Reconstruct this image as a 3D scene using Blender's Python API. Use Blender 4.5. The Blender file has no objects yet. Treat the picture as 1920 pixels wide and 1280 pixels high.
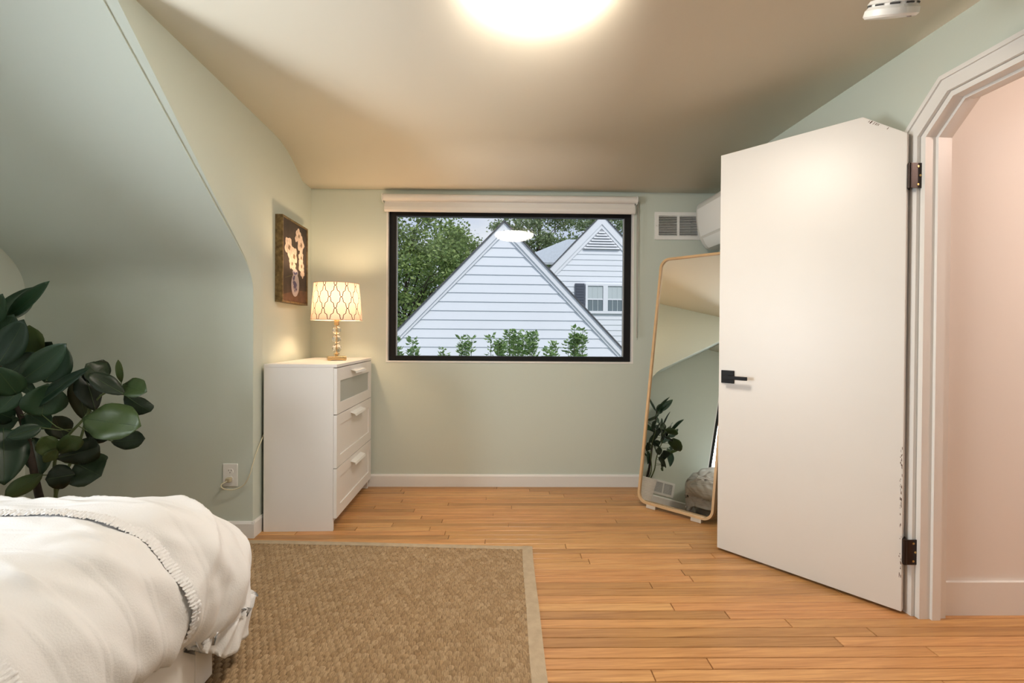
import bpy, bmesh, math, random
from mathutils import Vector, Matrix, noise
random.seed(11)
SC = bpy.context.scene
COL = SC.collection
PI = math.pi

# ------------------------------------------------------------------ camera
f_px = 900.0
yaw, pitch, roll = math.radians(3.69), -0.0075, 0.007
R0 = Vector((math.cos(yaw), -math.sin(yaw), 0))
F = Vector((math.sin(yaw)*math.cos(pitch), math.cos(yaw)*math.cos(pitch), math.sin(pitch)))
U0 = R0.cross(F)
Ri = R0*math.cos(roll) + U0*math.sin(roll)
Ui = U0*math.cos(roll) - R0*math.sin(roll)
cam = bpy.data.cameras.new('camera')
cam.sensor_width = 36.0
cam.lens = f_px/1920*36
cam.shift_y = -6.8/1920
cam.clip_start = 0.02
cam.clip_end = 300
co = bpy.data.objects.new('camera', cam)
COL.objects.link(co)
m = Matrix((Ri, Ui, -F)).transposed().to_4x4()
m.translation = Vector((0, 0, 1.128))
co.matrix_world = m
SC.camera = co

# ------------------------------------------------------------------ view, world, sun
SC.view_settings.view_transform = 'Standard'
SC.view_settings.look = 'None'
SC.view_settings.gamma = 1.0
SC.view_settings.use_curve_mapping = False
SC.view_settings.exposure = -0.02

W = bpy.data.worlds.new('sky')
SC.world = W
W.use_nodes = True
nt = W.node_tree
bg = nt.nodes['Background']
tc = nt.nodes.new('ShaderNodeTexCoord')
mp = nt.nodes.new('ShaderNodeMapping')
mp.inputs['Scale'].default_value = (2.2, 2.2, 5.0)
nz = nt.nodes.new('ShaderNodeTexNoise')
nz.inputs['Scale'].default_value = 1.6
nz.inputs['Detail'].default_value = 6
cr = nt.nodes.new('ShaderNodeValToRGB')
cr.color_ramp.elements[0].position = 0.40
cr.color_ramp.elements[0].color = (0.42, 0.54, 0.80, 1)
cr.color_ramp.elements[1].position = 0.66
cr.color_ramp.elements[1].color = (0.92, 0.94, 0.98, 1)
nt.links.new(tc.outputs['Generated'], mp.inputs['Vector'])
nt.links.new(mp.outputs['Vector'], nz.inputs['Vector'])
nt.links.new(nz.outputs['Fac'], cr.inputs['Fac'])
nt.links.new(cr.outputs['Color'], bg.inputs['Color'])
bg.inputs['Strength'].default_value = 1.0

sl = bpy.data.lights.new('sun_offscreen', 'SUN')
sl.energy = 2.2
sl.angle = math.radians(12)
sl.color = (1.0, 0.97, 0.93)
so = bpy.data.objects.new('sun_offscreen', sl)
COL.objects.link(so)
so.rotation_euler = Vector((-0.30, 0.75, -0.75)).to_track_quat('-Z', 'Y').to_euler()

wl = bpy.data.lights.new('window_left_offscreen', 'AREA')
wl.shape = 'RECTANGLE'
wl.size = 1.14
wl.size_y = 1.00
wl.energy = 58.0
wl.color = (0.93, 0.97, 1.0)
wo_ = bpy.data.objects.new('window_left_offscreen', wl)
COL.objects.link(wo_)
wo_.location = (-2.63, 0.885, 1.16)
wo_.rotation_euler = (math.radians(90), 0, math.radians(-90))
LAMP_STRENGTH = 60.0
LAMP_COLOR = (1.0, 0.90, 0.77)

# ------------------------------------------------------------------ materials
MATS = {}
def mat(name, color, rough=0.5, metal=0.0, spec=0.5, var=0.0, vscale=6.0, bump=0.0, bscale=40.0,
        stretch=None, coat=0.0, trans=0.0, sub=None):
    if name in MATS:
        return MATS[name]
    M = bpy.data.materials.new(name)
    M.use_nodes = True
    t = M.node_tree
    b = t.nodes['Principled BSDF']
    b.inputs['Base Color'].default_value = (*color, 1)
    b.inputs['Roughness'].default_value = rough
    b.inputs['Metallic'].default_value = metal
    b.inputs['Specular IOR Level'].default_value = spec
    b.inputs['Coat Weight'].default_value = coat
    b.inputs['Transmission Weight'].default_value = trans
    if var or bump:
        c = t.nodes.new('ShaderNodeTexCoord')
        mpn = t.nodes.new('ShaderNodeMapping')
        mpn.inputs['Scale'].default_value = stretch or (1, 1, 1)
        t.links.new(c.outputs['Object'], mpn.inputs['Vector'])
    if var:
        n = t.nodes.new('ShaderNodeTexNoise')
        n.inputs['Scale'].default_value = vscale
        n.inputs['Detail'].default_value = 4
        t.links.new(mpn.outputs['Vector'], n.inputs['Vector'])
        r = t.nodes.new('ShaderNodeValToRGB')
        r.color_ramp.elements[0].position = 0.3
        r.color_ramp.elements[1].position = 0.7
        r.color_ramp.elements[0].color = (*[max(0, v*(1-var)) for v in color], 1)
        r.color_ramp.elements[1].color = (*[min(1, v*(1+var)) for v in color], 1)
        t.links.new(n.outputs['Fac'], r.inputs['Fac'])
        t.links.new(r.outputs['Color'], b.inputs['Base Color'])
    if bump:
        n2 = t.nodes.new('ShaderNodeTexNoise')
        n2.inputs['Scale'].default_value = bscale
        n2.inputs['Detail'].default_value = 3
        t.links.new(mpn.outputs['Vector'], n2.inputs['Vector'])
        bp = t.nodes.new('ShaderNodeBump')
        bp.inputs['Strength'].default_value = bump
        bp.inputs['Distance'].default_value = 0.004
        t.links.new(n2.outputs['Fac'], bp.inputs['Height'])
        t.links.new(bp.outputs['Normal'], b.inputs['Normal'])
    MATS[name] = M
    return M

def emis(name, color, strength):
    M = bpy.data.materials.new(name)
    M.use_nodes = True
    b = M.node_tree.nodes['Principled BSDF']
    b.inputs['Base Color'].default_value = (*color, 1)
    b.inputs['Emission Color'].default_value = (*color, 1)
    b.inputs['Emission Strength'].default_value = strength
    MATS[name] = M
    return M

mint = mat('mint_wall_paint', (0.60, 0.655, 0.588), 0.6, spec=0.3, bump=0.08, bscale=90)
beige = mat('beige_ceiling_paint', (0.82, 0.76, 0.64), 0.7, spec=0.2, bump=0.06, bscale=90)
white_trim = mat('white_trim_paint', (0.80, 0.79, 0.77), 0.4, bump=0.04, bscale=60)
hall_wall = mat('hall_wall_paint', (0.80, 0.76, 0.72), 0.6, spec=0.3, bump=0.05, bscale=90)
door_paint = mat('door_paint', (0.80, 0.78, 0.75), 0.35, var=0.015, vscale=3, bump=0.06, bscale=50)
lacquer = mat('white_lacquer', (0.82, 0.80, 0.78), 0.4, bump=0.08, bscale=60, stretch=(6, 6, 0.5))
plastic = mat('white_plastic', (0.84, 0.84, 0.82), 0.35)
ac_plastic = mat('grey_white_plastic', (0.66, 0.65, 0.61), 0.35)
black_metal = mat('black_metal', (0.010, 0.010, 0.011), 0.5, spec=0.25)
bronze = mat('dark_bronze', (0.035, 0.025, 0.022), 0.35, metal=0.7)
brass = mat('brass_screw', (0.60, 0.42, 0.16), 0.35, metal=1.0)
gap_dark = mat('subfloor_wood', (0.32, 0.18, 0.08), 0.8)
slot_shade = mat('slot_shade', (0.05, 0.05, 0.05), 0.8)
cotton = mat('white_cotton', (0.80, 0.795, 0.80), 0.85, spec=0.15, bump=0.25, bscale=220)
sheet_m = mat('white_sheet', (0.84, 0.83, 0.83), 0.85, spec=0.15)
blind_m = mat('blind_fabric', (0.80, 0.77, 0.73), 0.8, spec=0.2)
jute_border = mat('rug_border_cloth', (0.45, 0.36, 0.25), 0.9, spec=0.1, var=0.08, vscale=30, bump=0.4, bscale=300)
ash = mat('ash_wood', (0.62, 0.40, 0.20), 0.45, var=0.12, vscale=9, stretch=(1, 1, 0.15))
gold = mat('gold_metal', (0.72, 0.52, 0.27), 0.25, metal=1.0)
old_gold = mat('old_gold_frame', (0.19, 0.13, 0.055), 0.45, metal=0.5, var=0.5, vscale=40, bump=0.5, bscale=90)
bark = mat('plant_bark', (0.045, 0.03, 0.022), 0.8, var=0.3, vscale=30)
fig_stem = mat('plant_green_stem', (0.10, 0.14, 0.05), 0.6)
soil = mat('soil', (0.03, 0.02, 0.015), 0.95)
pot_m = mat('white_ceramic', (0.78, 0.77, 0.74), 0.4)
cord_m = mat('cord_plastic', (0.62, 0.58, 0.42), 0.45)
plug_m = mat('plug_plastic', (0.46, 0.40, 0.27), 0.45)
frosted = mat('frosted_glass', (0.40, 0.43, 0.41), 0.35, spec=0.6)

def leaf_mat(name, c1, c2, rough=0.42):
    M = bpy.data.materials.new(name)
    M.use_nodes = True
    t = M.node_tree
    b = t.nodes['Principled BSDF']
    oi = t.nodes.new('ShaderNodeObjectInfo')
    r = t.nodes.new('ShaderNodeValToRGB')
    r.color_ramp.elements[0].color = (*c1, 1)
    r.color_ramp.elements[1].color = (*c2, 1)
    t.links.new(oi.outputs['Random'], r.inputs['Fac'])
    t.links.new(r.outputs['Color'], b.inputs['Base Color'])
    b.inputs['Roughness'].default_value = rough
    MATS[name] = M
    return M
rubber_leaf = leaf_mat('rubber_leaf', (0.010, 0.034, 0.016), (0.022, 0.062, 0.026))
fig_leaf = leaf_mat('fig_leaf', (0.008, 0.017, 0.008), (0.020, 0.038, 0.016))
olive_leaf = leaf_mat('olive_leaf', (0.035, 0.065, 0.018), (0.065, 0.10, 0.03))

def foliage_mat(name, c1, c2):
    M = bpy.data.materials.new(name)
    M.use_nodes = True
    t = M.node_tree
    b = t.nodes['Principled BSDF']
    g = t.nodes.new('ShaderNodeNewGeometry')
    r = t.nodes.new('ShaderNodeValToRGB')
    r.color_ramp.elements[0].color = (*c1, 1)
    r.color_ramp.elements[1].color = (*c2, 1)
    t.links.new(g.outputs['Random Per Island'], r.inputs['Fac'])
    t.links.new(r.outputs['Color'], b.inputs['Base Color'])
    b.inputs['Roughness'].default_value = 0.5
    tr = t.nodes.new('ShaderNodeBsdfTranslucent')
    t.links.new(r.outputs['Color'], tr.inputs['Color'])
    mx = t.nodes.new('ShaderNodeMixShader')
    mx.inputs[0].default_value = 0.3
    t.links.new(b.outputs[0], mx.inputs[1])
    t.links.new(tr.outputs[0], mx.inputs[2])
    t.links.new(mx.outputs[0], t.nodes['Material Output'].inputs['Surface'])
    MATS[name] = M
    return M
tree_leaf = foliage_mat('tree_foliage', (0.11, 0.19, 0.045), (0.36, 0.46, 0.15))
tree_leaf2 = foliage_mat('tree_foliage_grey', (0.14, 0.20, 0.09), (0.34, 0.42, 0.21))
shrub_leaf = foliage_mat('shrub_foliage', (0.13, 0.24, 0.06), (0.36, 0.50, 0.20))

def wood_floor():
    M = bpy.data.materials.new('oak_floor')
    M.use_nodes = True
    t = M.node_tree
    N = t.nodes.new
    L = t.links.new
    b = t.nodes['Principled BSDF']
    tcn = N('ShaderNodeTexCoord')
    oi = N('ShaderNodeObjectInfo')
    ge = N('ShaderNodeNewGeometry')
    add = N('ShaderNodeMath'); add.operation = 'ADD'
    L(oi.outputs['Random'], add.inputs[0]); L(ge.outputs['Random Per Island'], add.inputs[1])
    fr = N('ShaderNodeMath'); fr.operation = 'FRACT'
    L(add.outputs[0], fr.inputs[0])
    off = N('ShaderNodeVectorMath'); off.operation = 'SCALE'
    off.inputs[0].default_value = (13.0, 7.0, 3.0)
    L(fr.outputs[0], off.inputs['Scale'])
    av = N('ShaderNodeVectorMath'); av.operation = 'ADD'
    L(tcn.outputs['Object'], av.inputs[0]); L(off.outputs[0], av.inputs[1])
    mpn = N('ShaderNodeMapping')
    mpn.inputs['Rotation'].default_value = (0, 0, 0.048)
    mpn.inputs['Scale'].default_value = (1.3, 26.0, 1.0)
    L(av.outputs[0], mpn.inputs['Vector'])
    n1 = N('ShaderNodeTexNoise'); n1.inputs['Scale'].default_value = 2.2; n1.inputs['Detail'].default_value = 7
    n1.inputs['Distortion'].default_value = 0.9
    L(mpn.outputs[0], n1.inputs['Vector'])
    mp2 = N('ShaderNodeMapping'); mp2.inputs['Scale'].default_value = (6.0, 190.0, 1.0)
    mp2.inputs['Rotation'].default_value = (0, 0, 0.048)
    L(av.outputs[0], mp2.inputs['Vector'])
    n2 = N('ShaderNodeTexNoise'); n2.inputs['Scale'].default_value = 1.5; n2.inputs['Detail'].default_value = 3
    L(mp2.outputs[0], n2.inputs['Vector'])
    r1 = N('ShaderNodeValToRGB')
    e = r1.color_ramp.elements
    e[0].position = 0.28; e[0].color = (0.43, 0.225, 0.085, 1)
    e[1].position = 0.62; e[1].color = (0.60, 0.35, 0.145, 1)
    L(n1.outputs['Fac'], r1.inputs['Fac'])
    r2 = N('ShaderNodeValToRGB')
    r2.color_ramp.elements[0].position = 0.32; r2.color_ramp.elements[0].color = (0.70, 0.62, 0.55, 1)
    r2.color_ramp.elements[1].position = 0.50; r2.color_ramp.elements[1].color = (1, 1, 1, 1)
    L(n2.outputs['Fac'], r2.inputs['Fac'])
    m1 = N('ShaderNodeMix'); m1.data_type = 'RGBA'; m1.blend_type = 'MULTIPLY'; m1.inputs[0].default_value = 0.45
    L(r1.outputs[0], m1.inputs[6]); L(r2.outputs[0], m1.inputs[7])
    r3 = N('ShaderNodeValToRGB')
    q = r3.color_ramp.elements
    q[0].color = (0.74, 0.67, 0.60, 1); q[1].color = (1.12, 1.10, 1.06, 1)
    x = r3.color_ramp.elements.new(0.45); x.color = (1.0, 0.93, 0.84, 1)
    x = r3.color_ramp.elements.new(0.75); x.color = (1.04, 0.90, 0.86, 1)
    L(fr.outputs[0], r3.inputs['Fac'])
    m2 = N('ShaderNodeMix'); m2.data_type = 'RGBA'; m2.blend_type = 'MULTIPLY'; m2.inputs[0].default_value = 1.0
    L(m1.outputs[2], m2.inputs[6]); L(r3.outputs[0], m2.inputs[7])
    L(m2.outputs[2], b.inputs['Base Color'])
    b.inputs['Roughness'].default_value = 0.33
    b.inputs['Specular IOR Level'].default_value = 0.4
    bp = N('ShaderNodeBump'); bp.inputs['Strength'].default_value = 0.06; bp.inputs['Distance'].default_value = 0.002
    L(n2.outputs['Fac'], bp.inputs['Height']); L(bp.outputs[0], b.inputs['Normal'])
    return M
oak = wood_floor()

def seagrass():
    M = bpy.data.materials.new('seagrass_weave')
    M.use_nodes = True
    t = M.node_tree
    N = t.nodes.new; L = t.links.new
    b = t.nodes['Principled BSDF']
    ge = N('ShaderNodeNewGeometry'); tcn = N('ShaderNodeTexCoord')
    r = N('ShaderNodeValToRGB')
    q = r.color_ramp.elements
    q[0].color = (0.32, 0.215, 0.12, 1); q[1].color = (0.41, 0.295, 0.18, 1)
    x = q.new(0.5); x.color = (0.36, 0.25, 0.145, 1)
    L(ge.outputs['Random Per Island'], r.inputs['Fac'])
    mpn = N('ShaderNodeMapping'); mpn.inputs['Scale'].default_value = (420, 60, 60)
    mpn.inputs['Rotation'].default_value = (0, 0, 0.15)
    L(tcn.outputs['Object'], mpn.inputs['Vector'])
    n = N('ShaderNodeTexNoise'); n.inputs['Scale'].default_value = 1.0; n.inputs['Detail'].default_value = 2
    L(mpn.outputs[0], n.inputs['Vector'])
    r2 = N('ShaderNodeValToRGB')
    r2.color_ramp.elements[0].position = 0.3; r2.color_ramp.elements[0].color = (0.55, 0.5, 0.45, 1)
    r2.color_ramp.elements[1].position = 0.65; r2.color_ramp.elements[1].color = (1.2, 1.2, 1.15, 1)
    L(n.outputs['Fac'], r2.inputs['Fac'])
    m1 = N('ShaderNodeMix'); m1.data_type = 'RGBA'; m1.blend_type = 'MULTIPLY'; m1.inputs[0].default_value = 0.8
    L(r.outputs[0], m1.inputs[6]); L(r2.outputs[0], m1.inputs[7])
    L(m1.outputs[2], b.inputs['Base Color'])
    b.inputs['Roughness'].default_value = 0.75
    b.inputs['Specular IOR Level'].default_value = 0.2
    bp = N('ShaderNodeBump'); bp.inputs['Strength'].default_value = 0.6; bp.inputs['Distance'].default_value = 0.002
    L(n.outputs['Fac'], bp.inputs['Height']); L(bp.outputs[0], b.inputs['Normal'])
    return M
weave_m = seagrass()

def glass_mat(name, tint=(1, 1, 1), ior=1.5):
    M = bpy.data.materials.new(name)
    M.use_nodes = True
    t = M.node_tree
    t.nodes.remove(t.nodes['Principled BSDF'])
    N = t.nodes.new; L = t.links.new
    tr = N('ShaderNodeBsdfTransparent'); tr.inputs[0].default_value = (*tint, 1)
    gl = N('ShaderNodeBsdfGlossy'); gl.inputs['Roughness'].default_value = 0.02
    fn = N('ShaderNodeFresnel'); fn.inputs['IOR'].default_value = ior
    mx = N('ShaderNodeMixShader')
    L(fn.outputs[0], mx.inputs[0]); L(tr.outputs[0], mx.inputs[1]); L(gl.outputs[0], mx.inputs[2])
    L(mx.outputs[0], t.nodes['Material Output'].inputs['Surface'])
    return M
pane_m = glass_mat('window_glass', (0.97, 0.98, 0.98), 1.28)
crystal = mat('crystal', (1, 1, 1), 0.02, trans=1.0)
mirror_m = mat('mirror_silver', (0.86, 0.88, 0.86), 0.0, metal=1.0)

def shade_mat():
    M = bpy.data.materials.new('lamp_shade_linen')
    M.use_nodes = True
    t = M.node_tree
    t.nodes.remove(t.nodes['Principled BSDF'])
    N = t.nodes.new; L = t.links.new
    d = N('ShaderNodeBsdfDiffuse'); d.inputs[0].default_value = (0.70, 0.60, 0.52, 1)
    tr = N('ShaderNodeBsdfTranslucent'); tr.inputs[0].default_value = (0.52, 0.39, 0.31, 1)
    mx = N('ShaderNodeMixShader'); mx.inputs[0].default_value = 0.27
    L(d.outputs[0], mx.inputs[1]); L(tr.outputs[0], mx.inputs[2])
    L(mx.outputs[0], t.nodes['Material Output'].inputs['Surface'])
    return M
shade_m = shade_mat()

# ------------------------------------------------------------------ mesh helpers
class MB:
    def __init__(s):
        s.v = []; s.f = []
    def add(s, vs, fs):
        o = len(s.v)
        s.v += [tuple(v) for v in vs]
        s.f += [tuple(i+o for i in f) for f in fs]
        return s
    def box(s, x0, x1, y0, y1, z0, z1, bev=0.0):
        if bev:
            bm = bmesh.new()
            bmesh.ops.create_cube(bm, size=1.0)
            for v in bm.verts:
                v.co = Vector(((x0+x1)/2+v.co.x*(x1-x0), (y0+y1)/2+v.co.y*(y1-y0), (z0+z1)/2+v.co.z*(z1-z0)))
            bmesh.ops.bevel(bm, geom=list(bm.edges), offset=bev, segments=2, affect='EDGES', profile=0.5)
            bm.verts.index_update()
            s.add([v.co for v in bm.verts], [[v.index for v in f.verts] for f in bm.faces])
            bm.free()
            return s
        v = [(x0,y0,z0),(x1,y0,z0),(x1,y1,z0),(x0,y1,z0),(x0,y0,z1),(x1,y0,z1),(x1,y1,z1),(x0,y1,z1)]
        return s.add(v, [(0,3,2,1),(4,5,6,7),(0,1,5,4),(1,2,6,5),(2,3,7,6),(3,0,4,7)])
    def prism(s, poly, a, b, axis='x'):
        """polygon of 2-D points swept between a and b along an axis (poly in the other two axes, in xyz order)"""
        n = len(poly)
        def P(p, t):
            return {'x': (t, p[0], p[1]), 'y': (p[0], t, p[1]), 'z': (p[0], p[1], t)}[axis]
        vs = [P(p, a) for p in poly] + [P(p, b) for p in poly]
        fs = [tuple(range(n-1, -1, -1)), tuple(range(n, 2*n))]
        fs += [(i, (i+1) % n, n+(i+1) % n, n+i) for i in range(n)]
        return s.add(vs, fs)
    def lathe(s, prof, n=24, cx=0, cy=0, cap=True):
        """prof: (radius, z)"""
        vs = []
        for r, z in prof:
            vs += [(cx+r*math.cos(2*PI*k/n), cy+r*math.sin(2*PI*k/n), z) for k in range(n)]
        fs = []
        for i in range(len(prof)-1):
            for k in range(n):
                fs.append((i*n+k, i*n+(k+1) % n, (i+1)*n+(k+1) % n, (i+1)*n+k))
        if cap:
            fs.append(tuple(range(n-1, -1, -1)))
            fs.append(tuple((len(prof)-1)*n+k for k in range(n)))
        return s.add(vs, fs)
    def tube(s, pts, rad, n=8):
        pts = [Vector(p) for p in pts]
        rr = rad if isinstance(rad, (list, tuple)) else [rad]*len(pts)
        vs = []; fs = []
        side = None
        for i, p in enumerate(pts):
            d = (pts[min(i+1, len(pts)-1)]-pts[max(i-1, 0)]).normalized()
            if side is None:
                side = d.orthogonal().normalized()
            side = (side - d*side.dot(d)).normalized()
            up = d.cross(side)
            vs += [p+(side*math.cos(2*PI*k/n)+up*math.sin(2*PI*k/n))*rr[i] for k in range(n)]
        for i in range(len(pts)-1):
            for k in range(n):
                fs.append((i*n+k, i*n+(k+1) % n, (i+1)*n+(k+1) % n, (i+1)*n+k))
        fs.append(tuple(range(n-1, -1, -1)))
        fs.append(tuple((len(pts)-1)*n+k for k in range(n)))
        return s.add(vs, fs)
    def build(s, name, material, parent=None, smooth=False, loc=None, rotz=0.0, recalc=True):
        me = bpy.data.meshes.new(name)
        me.from_pydata(s.v, [], s.f)
        if recalc:
            bm = bmesh.new(); bm.from_mesh(me)
            bmesh.ops.recalc_face_normals(bm, faces=list(bm.faces))
            bm.to_mesh(me); bm.free()
        me.materials.append(material)
        if smooth:
            for p in me.polygons:
                p.use_smooth = True
            if smooth == 'auto':
                me.set_sharp_from_angle(angle=math.radians(35))
        o = bpy.data.objects.new(name, me)
        COL.objects.link(o)
        if parent:
            o.parent = parent
        if loc is not None:
            o.location = loc
        o.rotation_euler.z = rotz
        return o

def box(name, material, parent, x0, x1, y0, y1, z0, z1, bev=0.0, **k):
    return MB().box(x0, x1, y0, y1, z0, z1, bev).build(name, material, parent, **k)

def tag(o, label, cat=None, group=None, kind=None):
    o['label'] = label
    if cat: o['category'] = cat
    if group: o['group'] = group
    if kind: o['kind'] = kind
    return o

def empty(name, loc=(0, 0, 0), rotz=0.0):
    o = bpy.data.objects.new(name, None)
    o.empty_display_size = 0.1
    COL.objects.link(o)
    o.location = loc
    o.rotation_euler.z = rotz
    return o

def struct(o, label):
    return tag(o, label, kind='structure')

SLOPE = 0.048
ROT = -math.atan(SLOPE)
BACK0 = 3.557          # back wall line: y = BACK0 - SLOPE*x
KNEE0 = 2.662          # knee wall line
XL, XC, XR = -2.48, -1.25, 1.76
ZC = 2.323
REAR = -3.4
def yb(x): return BACK0 - SLOPE*x
def yk(x): return KNEE0 - SLOPE*x

# ------------------------------------------------------------------ floor with planks
floor = box('floor', gap_dark, None, XL-0.1, 3.4, REAR-0.1, 3.75, -0.06, -0.009)
struct(floor, 'honey coloured oak strip floor')
pw = 0.0572
field = MB()
rug_TR = Vector((0.277, 2.515)); rug_TL = Vector((-1.5, 2.695))
rug_side = Vector((-0.055, -1.0)).normalized()
rug_len = 2.70
cs, sn = math.cos(ROT), math.sin(ROT)
row = 0
rnd = random.Random(5)
vlocal = -3.6
while vlocal < 3.56:
    u = XL - 0.1 - rnd.random()*1.2
    while u < 3.35:
        ln = rnd.choice((0.45, 0.7, 0.95, 1.2, 1.5, 1.7))*rnd.uniform(0.85, 1.15)
        u0, u1 = max(u, XL-0.08), min(u+ln, 3.35)
        u += ln
        if u1-u0 < 0.03:
            continue
        g = 0.0015
        a0, a1, b0, b1 = u0+g, u1-g, vlocal+g, vlocal+pw-g
        pts = [(a0*cs-b*sn*1 if False else a*cs-b*sn, a*sn+b*cs) for a, b in ((a0, b0), (a1, b0), (a1, b1), (a0, b1))]
        c = 0.0016
        ins = [(a*cs-b*sn, a*sn+b*cs) for a, b in ((a0+c, b0+c), (a1-c, b0+c), (a1-c, b1-c), (a0+c, b1-c))]
        vs = [(x, y, -0.009) for x, y in pts] + [(x, y, -0.0016) for x, y in pts] + [(x, y, 0.0) for x, y in ins]
        fs = [(0,1,5,4),(1,2,6,5),(2,3,7,6),(3,0,4,7),(4,5,9,8),(5,6,10,9),(6,7,11,10),(7,4,8,11),(8,9,10,11)]
        cx_, cy_ = (pts[0][0]+pts[2][0])/2, (pts[0][1]+pts[2][1])/2
        xmax = max(p[0] for p in pts); xmin = min(p[0] for p in pts)
        visible = cy_ > 1.42 and xmax > -1.2 and xmin < 2.4
        under_rug = cy_ < 2.48 and xmax < 0.1
        hall_only = xmin > 1.8 and cy_ > 1.86
        if visible and not under_rug and not hall_only:
            MB().add(vs, fs).build('plank', oak, floor)
        else:
            field.add(vs, fs)
    vlocal += pw
    row += 1
pf = field.build('plank_field', oak, floor)
pf['kind'] = 'stuff'

# ------------------------------------------------------------------ walls and ceiling
# back wall with the window opening (local frame: x along the wall, y outward)
WX0, WX1, WZ0, WZ1 = -0.70, 1.13, 0.915, 2.05
bw = MB()
T = 0.16
bw.box(-1.40, WX0, 0, T, -0.05, 2.5)
VX0, VX1, VZ0, VZ1 = 1.4567-0.147, 1.4567+0.147, 1.866, 2.013
bw.box(WX1, VX0, 0, T, -0.05, 2.5)
bw.box(VX1, 1.95, 0, T, -0.05, 2.5)
bw.box(VX0, VX1, 0, T, -0.05, VZ0)
bw.box(VX0, VX1, 0, T, VZ1, 2.5)
bw.box(WX0, WX1, 0, T, -0.05, WZ0)
bw.box(WX0, WX1, 0, T, WZ1, 2.5)
wall_back = bw.build('wall_back', mint, None, loc=(0, BACK0, 0), rotz=ROT)
struct(wall_back, 'pale mint end wall around the wide window')

# knee wall that runs up into the roof slope (local frame of the knee line)
prof = [(0, -0.05), (0, 0.5), (0, 1.0), (0, 1.34)]
for k in range(1, 10):
    t = k/10
    p0, p1, p2 = Vector((0, 1.34)), Vector((0, 1.446)), Vector((-0.11, 1.5365))
    q = p0*(1-t)**2 + p1*2*t*(1-t) + p2*t*t
    prof.append((q.x, q.y))
prof += [(-0.11, 1.5365), (-0.40, 1.7752), (-0.75, 2.063), (-1.10, 2.351)]
kw = MB()
back = [(y+0.10, z+0.05) for y, z in reversed(prof)]
nP = len(prof)
x0, x1 = (XL-0.02), (XC+0.0)
vs = []
for x in (x0, x1):
    vs += [(x, y, z) for y, z in prof] + [(x, y, z) for y, z in back]
fs = [(i, i+1, 2*nP+i+1, 2*nP+i) for i in range(2*nP-1)]
fs.append((2*nP-1, 0, 2*nP, 4*nP-1))
for i in range(nP-1):
    fs.append((i, i+1, 2*nP-2-i, 2*nP-1-i))
    fs.append((2*nP+i, 2*nP+2*nP-1-i, 2*nP+2*nP-2-i, 2*nP+i+1))
kw.add(vs, fs)
wall_knee = kw.build('wall_knee', mint, None, smooth='auto', loc=(0, KNEE0, 0), rotz=ROT)
struct(wall_knee, 'pale mint knee wall bending up into the sloped attic ceiling')

# cheek wall of the dormer
ck = [(yk(XC)+y+0.004, z+(0.004 if z > 1.3 else 0)) for y, z in prof[:-1]]
ck += [(yk(XC)-1.082, ZC+0.02), (3.12, ZC+0.02), (3.70, 2.24), (3.70, -0.05)]
wall_cheek = MB().prism(ck, XC-0.06, XC, 'x').build('wall_cheek', mint)
struct(wall_cheek, 'cream lit dormer side wall behind the white chest of drawers')

# left gable wall with a window opening
GY0, GY1, GZ0, GZ1 = 0.25, 1.52, 0.60, 1.72
gw = MB()
gw.box(XL-0.14, XL, REAR-0.1, GY0, -0.05, 2.5)
HY0, HY1, HZ0, HZ1 = 2.06-0.122, 2.06+0.122, 0.140, 0.274
gw.box(XL-0.14, XL, GY1, HY0, -0.05, 2.5)
gw.box(XL-0.14, XL, HY1, 2.95, -0.05, 2.5)
gw.box(XL-0.14, XL, HY0, HY1, -0.05, HZ0)
gw.box(XL-0.14, XL, HY0, HY1, HZ1, 2.5)
gw.box(XL-0.14, XL, GY0, GY1, -0.05, GZ0)
gw.box(XL-0.14, XL, GY0, GY1, GZ1, 2.5)
struct(gw.build('wall_left', mint), 'pale mint gable wall beside the potted plant')

# right wall with the clipped-corner doorway
DY0, DY1 = 1.04, 1.82
ch = 0.12
DZ = 2.05
rw = MB()
XR2 = XR+0.105
rw.prism([(DY1, -0.05), (3.62, -0.05), (3.62, 2.5), (DY1-ch, 2.5), (DY1-ch, DZ), (DY1, DZ-ch)], XR, XR2, 'x')
rw.prism([(DY0+ch, DZ), (DY1-ch, DZ), (DY1-ch, 2.5), (DY0+ch, 2.5)], XR, XR2, 'x')
rw.prism([(REAR-0.1, -0.05), (DY0, -0.05), (DY0, DZ-ch), (DY0+ch, DZ), (DY0+ch, 2.5), (REAR-0.1, 2.5)], XR, XR2, 'x')
struct(rw.build('wall_right', mint), 'pale mint wall around the clipped-corner doorway')
struct(box('wall_rear', mint, None, XL-0.1, XR2, REAR-0.12, REAR, -0.05, 2.5), 'pale mint wall at the other end of the room')

# ceiling: flat, bending down to the window wall in the dormer
cl = MB()
y_f = yk(XC)-1.066
def strip(xa, xb, pr):
    v = []
    for x in (xa, xb):
        v += [(x, y-(SLOPE*(x-XC) if sh else 0), z) for y, z, sh in pr]
    n = len(pr)
    cl.add(v, [(i, i+1, n+i+1, n+i) for i in range(n-1)])
dp = [(REAR-0.1, ZC, 0), (2.98, ZC, 1)]
for k in range(1, 7):
    t = k/6
    dp.append((2.98+0.26*t, ZC-0.045*t*t, 1))
dp += [(3.45, 2.278-0.21*0.245/0.55*1.0, 1), (3.66, 2.186, 1)]
strip(XC-0.03, XR+0.03, dp)
strip(XL-0.05, XC-0.03, [(REAR-0.1, ZC, 0), (y_f+0.04, ZC, 1)])
ceil = cl.build('ceiling', beige, None, smooth=True)
so_ = ceil.modifiers.new('thickness', 'SOLIDIFY')
so_.thickness = 0.05
so_.offset = 1.0
struct(ceil, 'beige painted ceiling bending down to the window wall')
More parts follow.
